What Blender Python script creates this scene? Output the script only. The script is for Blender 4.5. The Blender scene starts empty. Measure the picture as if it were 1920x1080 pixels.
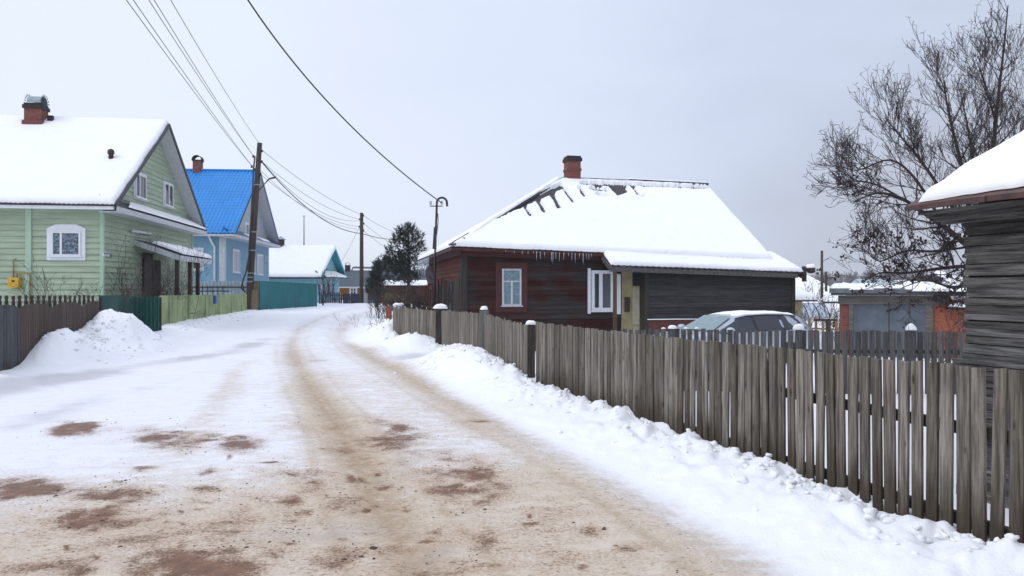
import bpy, math, random
import numpy as np
from mathutils import Vector, Matrix
R=math.radians
sc=bpy.context.scene
col=sc.collection
# ------------------------------------------------------------------ camera
EYE=1.65; FX=1400.0
cam=bpy.data.cameras.new('camera'); co=bpy.data.objects.new('camera',cam); col.objects.link(co)
cam.sensor_width=36; cam.lens=FX/1920*36; cam.clip_start=.05; cam.clip_end=3000
co.location=(0,0,EYE); co.rotation_euler=(R(90),0,0); sc.camera=co
# ------------------------------------------------------------------ world
w=bpy.data.worlds.new('World'); sc.world=w; w.use_nodes=True
nt=w.node_tree; N=nt.nodes; Lk=nt.links; N.clear()
out=N.new('ShaderNodeOutputWorld'); bg=N.new('ShaderNodeBackground'); Lk.new(bg.outputs[0],out.inputs[0])
sky=N.new('ShaderNodeTexSky'); sky.sky_type='NISHITA'; sky.sun_disc=False; sky.sun_elevation=R(32); sky.sun_rotation=R(-60)
skm=N.new('ShaderNodeMix'); skm.data_type='RGBA'; skm.blend_type='MULTIPLY'; skm.inputs[0].default_value=1
skm.inputs[7].default_value=(.1,.1,.1,1); Lk.new(sky.outputs[0],skm.inputs[6])
tc=N.new('ShaderNodeTexCoord'); sep=N.new('ShaderNodeSeparateXYZ'); Lk.new(tc.outputs['Generated'],sep.inputs[0])
def wmath(op,a,b=None,clamp=False):
    n=N.new('ShaderNodeMath'); n.operation=op; n.use_clamp=clamp
    for i,x in enumerate((a,b)):
        if x is None: continue
        if isinstance(x,(int,float)): n.inputs[i].default_value=x
        else: Lk.new(x,n.inputs[i])
    return n.outputs[0]
mp=N.new('ShaderNodeMapping'); mp.inputs['Scale'].default_value=(1,1,2.4); Lk.new(tc.outputs['Generated'],mp.inputs[0])
nz=N.new('ShaderNodeTexNoise'); nz.inputs['Scale'].default_value=2.2; nz.inputs['Detail'].default_value=5; nz.inputs['Roughness'].default_value=.5; Lk.new(mp.outputs[0],nz.inputs[0])
gx=wmath('MULTIPLY',sep.outputs[0],.85); gx=wmath('ADD',gx,.44)
gx=wmath('ADD',gx,wmath('MULTIPLY',wmath('SUBTRACT',nz.outputs[0],.5),.62))
# darker grey cloud bank low on the right
low=wmath('SUBTRACT',.35,sep.outputs[2],True)
gx=wmath('ADD',gx,wmath('MULTIPLY',wmath('MULTIPLY',low,wmath('MAXIMUM',sep.outputs[0],0.0)),1.3))
gx=wmath('SUBTRACT',gx,wmath('MULTIPLY',wmath('MULTIPLY',low,wmath('SUBTRACT',.1,sep.outputs[0],True)),1.2))
rp=N.new('ShaderNodeValToRGB'); Lk.new(gx,rp.inputs[0]); e=rp.color_ramp.elements
e[0].position=.1; e[0].color=(.80,.865,.985,1); e[1].position=1.0; e[1].color=(.50,.535,.64,1)
x=e.new(.52); x.color=(.72,.79,.96,1); x=e.new(.76); x.color=(.61,.68,.84,1)
zen=wmath('ADD',wmath('MULTIPLY',wmath('MAXIMUM',wmath('SUBTRACT',sep.outputs[2],.38),0.0),1.35),1.0)
vm=N.new('ShaderNodeVectorMath'); vm.operation='SCALE'; Lk.new(rp.outputs[0],vm.inputs[0]); Lk.new(zen,vm.inputs[3])
mx=N.new('ShaderNodeMix'); mx.data_type='RGBA'; mx.inputs[0].default_value=.93
Lk.new(skm.outputs[2],mx.inputs[6]); Lk.new(vm.outputs[0],mx.inputs[7]); Lk.new(mx.outputs[2],bg.inputs[0]); bg.inputs[1].default_value=1.0
# ------------------------------------------------------------------ sun behind the cloud
sl=bpy.data.lights.new('sun','SUN'); sl.energy=.7; sl.angle=R(25); sl.color=(1,.96,.9)
so=bpy.data.objects.new('sun',sl); col.objects.link(so); so.rotation_euler=(R(90-38),0,R(-60)); so.location=(0,0,30)
vs=sc.view_settings; vs.view_transform='Standard'; vs.look='None'; vs.exposure=0.10; vs.gamma=1
sc.render.engine='CYCLES'; sc.cycles.max_bounces=6; sc.cycles.diffuse_bounces=3; sc.cycles.transparent_max_bounces=8
# ------------------------------------------------------------------ helpers
def tag(o,label=None,cat=None,group=None,kind=None):
    if label: o['label']=label
    if cat: o['category']=cat
    if group: o['group']=group
    if kind: o['kind']=kind
    return o
def P(px,py,Y): return Vector(((px-960)/FX*Y,Y,EYE+(540-py)/FX*Y))
def empty(name,loc,rz,label,cat,group=None):
    o=bpy.data.objects.new(name,None); col.objects.link(o); o.location=loc; o.rotation_euler=(0,0,rz); o.empty_display_size=.2
    return tag(o,label,cat,group)
def link(name,me,parent=None):
    o=bpy.data.objects.new(name,me); col.objects.link(o); o.parent=parent; return o
class MB:
    def __init__(s): s.v=[]; s.f=[]
    def add(s,vs,fs):
        b=len(s.v); s.v+=[tuple(p) for p in vs]; s.f+=[tuple(b+i for i in f) for f in fs]; return s
    def box(s,a,b):
        x0,x1=sorted((a[0],b[0])); y0,y1=sorted((a[1],b[1])); z0,z1=sorted((a[2],b[2]))
        return s.add([(x0,y0,z0),(x1,y0,z0),(x1,y1,z0),(x0,y1,z0),(x0,y0,z1),(x1,y0,z1),(x1,y1,z1),(x0,y1,z1)],
          [(0,3,2,1),(4,5,6,7),(0,1,5,4),(1,2,6,5),(2,3,7,6),(3,0,4,7)])
    def hexa(s,b,t):   # 4 bottom points (ccw), 4 top points
        return s.add(list(b)+list(t),[(3,2,1,0),(4,5,6,7),(0,1,5,4),(1,2,6,5),(2,3,7,6),(3,0,4,7)])
    def beam(s,a,b,wd,h,up=(0,0,1)):
        a=Vector(a); b=Vector(b); d=(b-a).normalized(); u=Vector(up)
        if abs(d.dot(u))>.98: u=Vector((1,0,0)) if abs(d.x)<.9 else Vector((0,1,0))
        sd=d.cross(u).normalized()*wd/2; u2=sd.cross(d).normalized()*h/2
        q=[-sd-u2,sd-u2,sd+u2,-sd+u2]
        return s.add([a+k for k in q]+[b+k for k in q],[(0,1,2,3),(7,6,5,4),(1,0,4,5),(2,1,5,6),(3,2,6,7),(0,3,7,4)])
    def tube(s,pts,rad,n=6,cap=True):
        pts=[Vector(p) for p in pts]
        if isinstance(rad,(int,float)): rad=[rad]*len(pts)
        vs=[];prev=None
        for i,p in enumerate(pts):
            d=(pts[min(i+1,len(pts)-1)]-pts[max(i-1,0)])
            if d.length<1e-9: d=Vector((0,0,1))
            d.normalize()
            if prev is None:
                u=Vector((0,0,1)) if abs(d.z)<.9 else Vector((1,0,0)); u=(u-d*u.dot(d)).normalized()
            else: u=(prev-d*prev.dot(d)); u=u.normalized() if u.length>1e-6 else prev
            prev=u; v=d.cross(u)
            for k in range(n):
                a=2*math.pi*k/n; vs.append(p+(u*math.cos(a)+v*math.sin(a))*rad[i])
        fs=[]
        for i in range(len(pts)-1):
            for k in range(n):
                k2=(k+1)%n; fs.append((i*n+k,i*n+k2,(i+1)*n+k2,(i+1)*n+k))
        if cap and n>2: fs.append(tuple(range(n))[::-1]); fs.append(tuple((len(pts)-1)*n+k for k in range(n)))
        return s.add(vs,fs)
    def lathe(s,prof,c=(0,0,0),n=16):
        vs=[];fs=[]
        for r,z in prof:
            for k in range(n):
                a=2*math.pi*k/n; vs.append((c[0]+r*math.cos(a),c[1]+r*math.sin(a),c[2]+z))
        for i in range(len(prof)-1):
            for k in range(n):
                k2=(k+1)%n; fs.append((i*n+k,i*n+k2,(i+1)*n+k2,(i+1)*n+k))
        fs.append(tuple(range(n))[::-1]); fs.append(tuple((len(prof)-1)*n+k for k in range(n)))
        return s.add(vs,fs)
    def prism(s,poly,fn,d0,d1): # poly 2D points, fn(a,b,d)->3D
        n=len(poly); vs=[fn(a,b,d0) for a,b in poly]+[fn(a,b,d1) for a,b in poly]
        fs=[tuple(range(n)),tuple(range(2*n-1,n-1,-1))]+[(i,i+n,(i+1)%n+n,(i+1)%n) for i in range(n)]
        return s.add(vs,fs)
    def build(s,name,mat,parent=None,smooth=False,label=None):
        me=bpy.data.meshes.new(name); me.from_pydata(s.v,[],s.f); me.materials.append(mat)
        if smooth: me.polygons.foreach_set('use_smooth',[True]*len(me.polygons))
        me.update(); o=link(name,me,parent)
        if label: o['label']=label
        return o
class Fr:  # a thing's own frame
    def __init__(s,c,deg,z0=0): s.c=Vector((c[0],c[1],z0)); s.a=R(deg); s.ca=math.cos(s.a); s.sa=math.sin(s.a); s.z0=z0
    def loc(s,x,y): dx=x-s.c.x; dy=y-s.c.y; return (dx*s.ca+dy*s.sa,-dx*s.sa+dy*s.ca)
    def w(s,x,y,z): return Vector((s.c.x+x*s.ca-y*s.sa,s.c.y+x*s.sa+y*s.ca,z+s.z0))
    def hit(s,ax,off,px,py):
        o=s.loc(0,0); q=s.loc((px-960)/FX,1.0); d=(q[0]-o[0],q[1]-o[1]); t=(off-o[ax])/d[ax]
        return (o[0]+d[0]*t,o[1]+d[1]*t,EYE+(540-py)/FX*t-s.z0)
    def empty(s,name,label,cat,group=None): return empty(name,s.c,s.a,label,cat,group)
def px_of(p): return (960+FX*p[0]/p[1],540-FX*(p[2]-EYE)/p[1])
# ---- value noise
_rs=np.random.RandomState(7); _T=_rs.rand(256,256)
def vn(x,y):
    x=np.asarray(x,float); y=np.asarray(y,float)
    xi=np.floor(x).astype(int); yi=np.floor(y).astype(int); fx=x-xi; fy=y-yi
    fx=fx*fx*(3-2*fx); fy=fy*fy*(3-2*fy)
    a=_T[xi&255,yi&255]; b=_T[(xi+1)&255,yi&255]; c=_T[xi&255,(yi+1)&255]; d=_T[(xi+1)&255,(yi+1)&255]
    return (a*(1-fx)+b*fx)*(1-fy)+(c*(1-fx)+d*fx)*fy
def fbm(x,y,o=4,s=0):
    t=0;a=.5
    for i in range(o): t=t+a*(vn(x*2**i+17.3*i+s,y*2**i-9.1*i+s*1.7)-.5)*2; a*=.5
    return t
def sst(a,b,x):
    t=np.clip((np.asarray(x,float)-a)/(b-a),0,1); return t*t*(3-2*t)
# ------------------------------------------------------------------ materials
def newmat(name):
    m=bpy.data.materials.new(name); m.use_nodes=True; n=m.node_tree.nodes; l=m.node_tree.links
    return m,n,l,n['Principled BSDF']
def setv(l,inp,v):
    if isinstance(v,(int,float)): inp.default_value=v
    elif isinstance(v,tuple): inp.default_value=v if len(v)==4 else v+(1,)
    else: l.new(v,inp)
def mixc(n,l,f,a,b,mode='MIX'):
    m=n.new('ShaderNodeMix'); m.data_type='RGBA'; m.blend_type=mode; m.clamp_factor=True
    setv(l,m.inputs[0],f); setv(l,m.inputs[6],a); setv(l,m.inputs[7],b); return m.outputs[2]
def mth(n,l,op,a,b=0.0,clamp=False):
    m=n.new('ShaderNodeMath'); m.operation=op; m.use_clamp=clamp; setv(l,m.inputs[0],a); setv(l,m.inputs[1],b); return m.outputs[0]
def mrange(n,l,v,a,b,c=0.0,d=1.0):
    m=n.new('ShaderNodeMapRange'); m.interpolation_type='SMOOTHSTEP'; setv(l,m.inputs[0],v)
    for i,x in enumerate((a,b,c,d)): m.inputs[i+1].default_value=x
    return m.outputs[0]
def noise(n,l,scale,vec=(1,1,1),detail=4,rough=.55,off=(0,0,0),coord='Object',rot=(0,0,0)):
    t=n.new('ShaderNodeTexCoord'); mp=n.new('ShaderNodeMapping'); l.new(t.outputs[coord],mp.inputs[0])
    mp.inputs['Scale'].default_value=vec; mp.inputs['Location'].default_value=off; mp.inputs['Rotation'].default_value=rot
    z=n.new('ShaderNodeTexNoise'); z.inputs['Scale'].default_value=scale; z.inputs['Detail'].default_value=detail; z.inputs['Roughness'].default_value=rough
    l.new(mp.outputs[0],z.inputs[0]); return z.outputs[0]
def bump(n,l,b,h,strength=.3,dist=.01):
    u=n.new('ShaderNodeBump'); u.inputs['Strength'].default_value=strength; u.inputs['Distance'].default_value=dist
    l.new(h,u.inputs['Height']); l.new(u.outputs[0],b.inputs['Normal'])
def m_plain(name,c,rough=.6,metal=0,var=.12,sc_=6,bmp=.0,stretch=(1,1,1),spec=None):
    m,n,l,b=newmat(name); nz=noise(n,l,sc_,stretch,5,.6)
    c2=tuple(x*(1-var*2) for x in c); l.new(mixc(n,l,mrange(n,l,nz,.3,.75),c,c2),b.inputs['Base Color'])
    b.inputs['Roughness'].default_value=rough; b.inputs['Metallic'].default_value=metal
    if bmp: bump(n,l,b,noise(n,l,sc_*4,stretch,5,.7),bmp,.01)
    return m
def m_snow(name='snow_on_things'):
    m,n,l,b=newmat(name)
    a=noise(n,l,3,detail=4); b2=noise(n,l,45,detail=5,rough=.7)
    l.new(mixc(n,l,mrange(n,l,a,.3,.7),(.90,.895,.905),(.87,.87,.89)),b.inputs['Base Color']); b.inputs['Roughness'].default_value=.75
    b.inputs['Specular IOR Level'].default_value=.2
    s=mth(n,l,'ADD',mth(n,l,'MULTIPLY',a,3.0),mth(n,l,'MULTIPLY',b2,.5)); bump(n,l,b,s,.5,.02); return m
def m_wood(name,c1,c2,axis='z',grain=1.0,islandvar=.5,rough=.85,stain=None,knots=False,red=None,bmp=.5):
    m,n,l,b=newmat(name)
    st={'z':(30,30,1.6),'x':(1.6,30,30),'y':(30,1.6,30)}[axis]
    g=noise(n,l,1.0*grain,st,6,.65); g2=noise(n,l,3.2*grain,st,4,.6)
    c=mixc(n,l,mrange(n,l,g,.33,.68),c1,c2)
    c=mixc(n,l,mth(n,l,'MULTIPLY',mrange(n,l,g2,.5,.72),.65),c,tuple(x*.35 for x in c1))
    if red is not None:
        big=noise(n,l,.9,(1,1,1.4),4,.6,off=(3,1,2)); wv={'z':(4,4,.4),'x':(.5,.5,7),'y':(.5,.5,7)}[axis]
        bb=noise(n,l,1.0,wv,3,.5); s=mth(n,l,'ADD',mth(n,l,'MULTIPLY',big,.65),mth(n,l,'MULTIPLY',bb,.35))
        f=mrange(n,l,mth(n,l,'ADD',s,mth(n,l,'MULTIPLY',mth(n,l,'SUBTRACT',g2,.5),.25)),red[1],red[1]+.16)
        rc=mixc(n,l,mrange(n,l,g,.3,.75),red[0],tuple(x*.6 for x in red[0])); c=mixc(n,l,f,c,rc)
    gi=n.new('ShaderNodeNewGeometry'); hv=n.new('ShaderNodeHueSaturation'); l.new(c,hv.inputs['Color'])
    l.new(mth(n,l,'ADD',mth(n,l,'MULTIPLY',gi.outputs['Random Per Island'],islandvar),1-islandvar*.5),hv.inputs['Value'])
    l.new(mth(n,l,'ADD',mth(n,l,'MULTIPLY',gi.outputs['Random Per Island'],-.35*min(1,islandvar*2)),1.15),hv.inputs['Saturation'])
    c=hv.outputs[0]
    if knots:
        t=n.new('ShaderNodeTexCoord'); mp=n.new('ShaderNodeMapping'); l.new(t.outputs['Object'],mp.inputs[0]); mp.inputs['Scale'].default_value=(9,9,3.5)
        v=n.new('ShaderNodeTexVoronoi'); l.new(mp.outputs[0],v.inputs[0]); v.inputs['Scale'].default_value=1.0
        c=mixc(n,l,mth(n,l,'MULTIPLY',mth(n,l,'SUBTRACT',1.0,mrange(n,l,v.outputs['Distance'],.06,.17)),.8),c,(.03,.022,.016))
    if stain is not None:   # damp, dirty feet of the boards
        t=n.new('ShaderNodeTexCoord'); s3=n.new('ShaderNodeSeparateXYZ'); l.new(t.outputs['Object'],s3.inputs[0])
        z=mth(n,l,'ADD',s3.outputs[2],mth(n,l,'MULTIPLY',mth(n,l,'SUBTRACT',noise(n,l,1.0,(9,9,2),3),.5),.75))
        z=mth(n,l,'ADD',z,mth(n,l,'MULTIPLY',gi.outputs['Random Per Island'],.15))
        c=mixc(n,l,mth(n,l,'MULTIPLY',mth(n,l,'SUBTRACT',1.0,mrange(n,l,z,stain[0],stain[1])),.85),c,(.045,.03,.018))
    l.new(c,b.inputs['Base Color']); b.inputs['Roughness'].default_value=rough; b.inputs['Specular IOR Level'].default_value=.25
    bump(n,l,b,mth(n,l,'ADD',g,mth(n,l,'MULTIPLY',g2,.6)),bmp,.006); return m
def m_glass(name,c=(.03,.035,.045),rough=.06,curtain=None):
    m,n,l,b=newmat(name); b.inputs['Roughness'].default_value=rough
    a=noise(n,l,3,(1,1,.6),3)
    if curtain:
        lace=noise(n,l,14,(1,1,1),4,.7); c_=mixc(n,l,mrange(n,l,lace,.45,.6),c,curtain); l.new(c_,b.inputs['Base Color'])
    else: l.new(mixc(n,l,a,c,tuple(x*2.2 for x in c)),b.inputs['Base Color'])
    b.inputs['Specular IOR Level'].default_value=.6; return m
def m_brick(name,c1,c2,mortar,scale=1.0):
    m,n,l,b=newmat(name); t=n.new('ShaderNodeTexCoord'); g=n.new('ShaderNodeNewGeometry')
    # box-like mapping: along = x+y, up = z
    s=n.new('ShaderNodeSeparateXYZ'); l.new(t.outputs['Object'],s.inputs[0]); cb=n.new('ShaderNodeCombineXYZ')
    l.new(mth(n,l,'ADD',s.outputs[0],s.outputs[1]),cb.inputs[0]); l.new(s.outputs[2],cb.inputs[1])
    k=n.new('ShaderNodeTexBrick'); l.new(cb.outputs[0],k.inputs[0]); k.inputs['Scale'].default_value=scale
    k.inputs['Color1'].default_value=c1+(1,); k.inputs['Color2'].default_value=c2+(1,); k.inputs['Mortar'].default_value=mortar+(1,)
    k.inputs['Brick Width'].default_value=.25; k.inputs['Row Height'].default_value=.075; k.inputs['Mortar Size'].default_value=.008
    nz=noise(n,l,7,detail=5); c=mixc(n,l,mth(n,l,'MULTIPLY',mrange(n,l,nz,.5,.75),.6),k.outputs[0],tuple(x*.35 for x in c1))
    l.new(c,b.inputs['Base Color']); b.inputs['Roughness'].default_value=.9; bump(n,l,b,k.outputs['Fac'],-.5,.01); return m
SNOW=m_snow()
GREEN=m_plain('pale_green_siding',(.39,.475,.335),.55,var=.14,sc_=1.3,stretch=(.6,.6,5),bmp=.05)
GREENTRIM=m_plain('green_trim',(.36,.52,.38),.5,var=.05)
WHITE=m_plain('white_plastic',(.74,.76,.80),.4,var=.05)
OLDWHITE=m_plain('aged_white_paint',(.55,.57,.60),.6,var=.12,sc_=9)
SOFFIT=m_plain('pale_soffit',(.52,.54,.56),.6,var=.06)
DKTRIM=m_plain('dark_roof_edge',(.045,.05,.06),.6)
BLUEWALL=m_plain('blue_render',(.19,.35,.48),.8,var=.06,sc_=.8,bmp=.15)
GREYSID=m_plain('grey_vinyl_siding',(.40,.44,.47),.5,var=.06)
BLUEROOF=m_plain('blue_metal_tile',(.004,.25,.68),.42,var=.08,sc_=.7)
BRICK=m_brick('old_red_brick',(.23,.06,.045),(.17,.045,.035),(.15,.10,.085))
ORBRICK=m_brick('orange_brick',(.36,.095,.042),(.27,.07,.034),(.24,.11,.075))
SOOT=m_plain('sooty_brick',(.03,.027,.025),.9)
ZINC=m_plain('zinc_sheet',(.30,.36,.39),.45,.3,var=.15)
DKMETAL=m_plain('dark_metal',(.035,.032,.035),.5,.3)
GLASS=m_glass('window_glass'); LACE=m_glass('lace_window',(.05,.07,.10),.15,(.22,.28,.36)); PALEGL=m_glass('net_curtained_glass',(.16,.24,.28),.12,(.24,.33,.37))
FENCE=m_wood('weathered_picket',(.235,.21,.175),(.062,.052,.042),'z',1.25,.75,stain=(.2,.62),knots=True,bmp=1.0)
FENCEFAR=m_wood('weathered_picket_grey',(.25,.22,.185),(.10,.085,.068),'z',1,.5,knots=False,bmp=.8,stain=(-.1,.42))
FENCEDK=m_wood('dark_picket',(.125,.122,.12),(.060,.057,.055),'z',1,.5,bmp=.6)
POSTW=m_wood('dark_post_wood',(.06,.052,.045),(.03,.026,.022),'z',1,.2)
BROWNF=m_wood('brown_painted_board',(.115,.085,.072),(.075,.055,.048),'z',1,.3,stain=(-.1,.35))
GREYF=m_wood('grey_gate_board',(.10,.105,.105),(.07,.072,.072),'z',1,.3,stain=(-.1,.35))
POLEW=m_wood('utility_pole_wood',(.085,.068,.055),(.04,.032,.028),'z',.6,.1)
REDW=m_wood('worn_red_boards',(.042,.036,.034),(.022,.019,.019),'x',.8,.45,red=((.050,.0125,.009),.42))
REDWY=m_wood('worn_red_side_boards',(.045,.036,.034),(.03,.022,.02),'y',.8,.25,red=((.125,.030,.022),.40))
DKBOARD=m_wood('blackened_boards',(.060,.058,.058),(.028,.027,.028),'x',.8,.6)
BARNW=m_wood('grey_barn_boards',(.15,.142,.135),(.028,.026,.026),'y',1.1,.95,bmp=1.0)
REDTRIM=m_plain('dark_red_paint',(.075,.016,.012),.7,var=.2,sc_=5)
SLATE=m_plain('asbestos_sheet',(.085,.08,.085),.9,var=.25,sc_=5,bmp=.3)
YELLOWDOOR=m_plain('faded_yellow_paint',(.46,.39,.21),.6,var=.15,sc_=4)
TEAL=m_plain('teal_corrugated',(.008,.17,.19),.45,var=.1,sc_=1)
DKGREENM=m_plain('dark_green_sheet',(.012,.085,.07),.35,var=.15,sc_=2)
LIMEF=m_plain('mossy_lime_boards',(.34,.42,.20),.8,var=.2,sc_=1.2,bmp=.2)
NAVY=m_plain('navy_boards',(.02,.028,.06),.6,var=.1)
GREYCOR=m_plain('grey_corrugated',(.33,.40,.45),.45,.2,var=.08)
BARK=m_plain('dark_bark',(.040,.032,.030),.95,var=.2,sc_=20)
TWIG=m_plain('twig_bark',(.060,.043,.038),.9,var=.2,sc_=8)
WIRE=m_plain('wire',(.03,.03,.035),.6)
YELLOW=m_plain('yellow_box',(.62,.36,.02),.45,var=.06)
PIPEY=m_plain('ochre_pipe',(.38,.24,.05),.5)
BROWND=m_plain('dark_brown_door',(.05,.028,.022),.6,var=.2)
# ------------------------------------------------------------------ terrain
RXp=np.array([(-30,13.4),(4.3,2.95),(12.1,.35),(16,-.63),(19.7,-1.9),(23,-3.66),(26,-4.25),(35,-5.4),(40,-4.6),(200,-4)])
LXp=np.array([(-30,-8.4),(14.7,-10.1),(19.4,-10.7),(24.3,-11.7),(25.4,-12.0),(40.7,-14.5),(50,-13.2),(55,-14.2),(200,-14)])
def Rx(Y): return np.interp(Y,RXp[:,0],RXp[:,1])
def Lx(Y): return np.interp(Y,LXp[:,0],LXp[:,1])
def base_h(Y): return .42*sst(18,50,Y)-.022*np.clip(np.asarray(Y,float)-60,0,60)
def height(X,Y,detail=True):
    X=np.asarray(X,float); Y=np.asarray(Y,float)
    b=base_h(Y); u=Rx(Y)-X
    yard=sst(.05,.9,-u)*(1-sst(38,43,Y))
    h=b*(1-yard)+(-.42)*yard
    h=h-.5*sst(30,60,X)*sst(20,60,Y)*yard
    lump=fbm(X*1.9,Y*1.9,4,3); lump2=np.abs(fbm(X*3.4,Y*3.4,3,11))
    # right bank by the picket fence
    uu=u
    m=sst(-.55,-.05,uu)*(1-sst(.15,1.35,uu))*(1-sst(36,40,Y))
    far=sst(21,27,Y)
    lump3=np.abs(fbm(X*6.5,Y*6.5,2,57)); h=h+m*(.125+.07*lump-.03+(.17*lump2+.06*lump3)*np.exp(-(np.clip(uu,0,9)/.55)**2)+.03*lump2+.18*far)*(1-.35*sst(13,15,Y)*(1-sst(20,23,Y)))
    m2=sst(-.2,.3,uu)*(1-sst(.6,2.0,uu))*(1-sst(30,38,Y)); h=h+m2*(.03*lump+.02*lump2+.01*lump3)
    # mounds
    def g(cx,cy,sx,sy,a,ang=0,p=1.0):
        c,s=math.cos(ang),math.sin(ang); dx=X-cx; dy=Y-cy; q=((dx*c+dy*s)/sx)**2+((-dx*s+dy*c)/sy)**2
        q=q*(1+.28*lump); return a*np.exp(-np.clip(q,0,30)**p)
    h=h+g(-1.15,15.3,.75,1.35,.44,R(15),.9)*(1+.16*lump)+g(-.55,13.6,.5,1.0,.16,R(15))
    h=h+g(-2.75,20.2,.85,1.0,.34)*(1+.2*lump)+g(-3.9,24.2,.6,1.3,.30)*(1+.2*lump)
    # left pile
    h=h+g(-10.25,19.2,.95,1.7,1.02,R(8),1.2)*(1+.16*lump+.22*lump2-.06)+g(-10.0,16.5,.6,.9,.66,R(5),1.2)*(1+.16*lump+.2*lump2-.05)+g(-11.1,22.0,.9,1.2,.30)
    h=h+g(-9.0,12.3,.9,.75,.28)+g(-9.3,15.2,.5,.7,.08)
    # left bank
    v=X-Lx(Y); mb=sst(23,26,Y)*(1-sst(75,90,Y)); tgt=np.clip(.40+.03*sst(26,40,Y)-b,0,1)
    h=h+mb*tgt*np.where(v<0,1.0,np.exp(-(np.clip(v,0,9)/1.3)**2))*(1+.25*lump+.12*lump2)
    h=h+sst(23,26,Y)*.05*lump*np.exp(-((v-1.2)/1.1)**2)*(1-sst(45,55,Y))
    # road-end bank before the navy fence
    h=h+.10*np.exp(-((Y-55.3)/1.1)**2)*sst(-16,-14,X)*(1-sst(-6,-3,X))*(1+.5*lump)
    # ruts
    h=h-.022*rut(X,Y)
    rough=.006+.012*sst(.15,1.2,uu*0+np.abs(X+3.5)-3.0)
    h=h+fbm(X*.5,Y*.5,3,5)*.025*(1-m)
    if detail: h=h+fbm(X*5,Y*5,3,23)*.008
    return h
def gp(px,py):
    d=EYE*FX/(py-540)
    for _ in range(6): d=(EYE-float(base_h(d)))*FX/(py-540)
    return ((px-960)/FX*d,d)
TR_A=[gp(*p) for p in [(905,1250),(800,1080),(705,930),(640,800),(590,735),(556,680),(545,645),(560,617),(600,596),(650,581),(700,573.5)]]
TR_B=[gp(*p) for p in [(1750,1250),(1480,1080),(1290,965),(1130,875),(960,795),(840,742),(745,696),(672,655),(640,626),(650,602),(685,586),(720,577.5)]]
TR_C=[gp(*p) for p in [(330,860),(390,780),(430,722),(445,690),(500,640),(540,612)]]
TR_D=[gp(*p) for p in [(-200,770),(0,738),(120,708),(220,690),(330,676),(430,660),(500,636)]]
TR_E=[gp(*p) for p in [(-200,850),(60,790),(200,745),(320,712),(420,690)]]
def dpoly(X,Y,pl):
    best=np.full(np.shape(X),1e9)
    for (ax,ay),(bx,by) in zip(pl[:-1],pl[1:]):
        dx,dy=bx-ax,by-ay; t=np.clip(((X-ax)*dx+(Y-ay)*dy)/(dx*dx+dy*dy),0,1)
        best=np.minimum(best,(X-ax-t*dx)**2+(Y-ay-t*dy)**2)
    return np.sqrt(best)
def rut(X,Y):
    return np.exp(-(dpoly(X,Y,TR_A)/.24)**2)+np.exp(-(dpoly(X,Y,TR_B)/.26)**2)+.5*np.exp(-(dpoly(X,Y,TR_D)/.2)**2)
BROWN=[(560,900,80,40,.35),(250,1010,120,30,.4),(820,1000,90,30,.35),(60,990,80,20,.3),(480,1040,80,26,.5),(800,1070,90,20,.5),(1040,960,60,20,.3),(720,860,60,18,.35),(150,803,46,10,1),(300,819,48,15,.8),(405,827,62,18,.85),(330,830,95,14,.45),(35,918,85,26,1),(195,955,88,34,1),(240,935,60,30,.6),(888,905,58,34,1),(830,890,60,14,.7),(740,803,46,12,.7),(748,822,70,20,.6),(800,840,70,14,.4),
 (395,882,18,5,.8),(385,912,30,7,.7),(10,881,14,4,.8),(100,1068,110,26,.9),(350,1066,120,34,.95),(640,940,60,26,.45),(690,1020,60,30,.5),(545,962,30,9,.7),(535,985,20,12,.6),(590,800,60,8,.4),(640,835,50,14,.4),
 (910,1022,50,26,.6),(950,1055,130,20,.5),(1165,1020,34,16,.6),(1010,1000,40,14,.4),(620,1055,80,24,.6),(480,960,60,50,.35),(430,1000,110,40,.35),(700,790,30,10,.4),(870,860,40,10,.4),(1085,990,26,10,.4)]
_rb=random.Random(77)
for _i in range(70):
    _x=_rb.gauss(480,330); _y=_rb.uniform(860,1075)
    if -20<_x<1250-(_y<930)*300: BROWN.append((_x,_y,_rb.uniform(5,22),_rb.uniform(2.5,7),_rb.uniform(.45,.9)))
for _i in range(14): BROWN.append((_rb.uniform(690,950),_rb.uniform(780,940),_rb.uniform(6,22),_rb.uniform(2,6),_rb.uniform(.45,.8)))
GREYS=[(620,1000,60,60,.45),(900,960,60,60,.35),(330,950,90,30,.3),(820,1040,70,30,.5),(560,870,60,20,.3),(520,1010,110,40,.5),(760,860,40,22,.6),(690,990,30,14,.5),(775,672,45,8,.9),(748,880,60,30,.4),(595,676,16,2.5,1.0),(450,985,60,20,.4),(120,706,70,6,.8),(200,698,40,4,.6)]
def blob(X,Y,lst):
    r=np.zeros(np.shape(X)); wx=fbm(X*1.7,Y*1.7,4,71)*.20; wy=fbm(X*1.7+9,Y*1.7,4,81)*.26; X=X+wx; Y=Y+wy
    for px,py,rx,ry,a in lst:
        cx,cy=gp(px,py); _,y1=gp(px,py+ry); _,y0=gp(px,py-ry); sy=max((y0-y1)/2,.04); sx=rx/FX*cy
        q=((X-cx-(Y-cy)*cx/cy)/sx)**2+((Y-cy)/sy)**2
        r=np.maximum(r,a*np.exp(-q*.75)) if True else r
    return r
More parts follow.
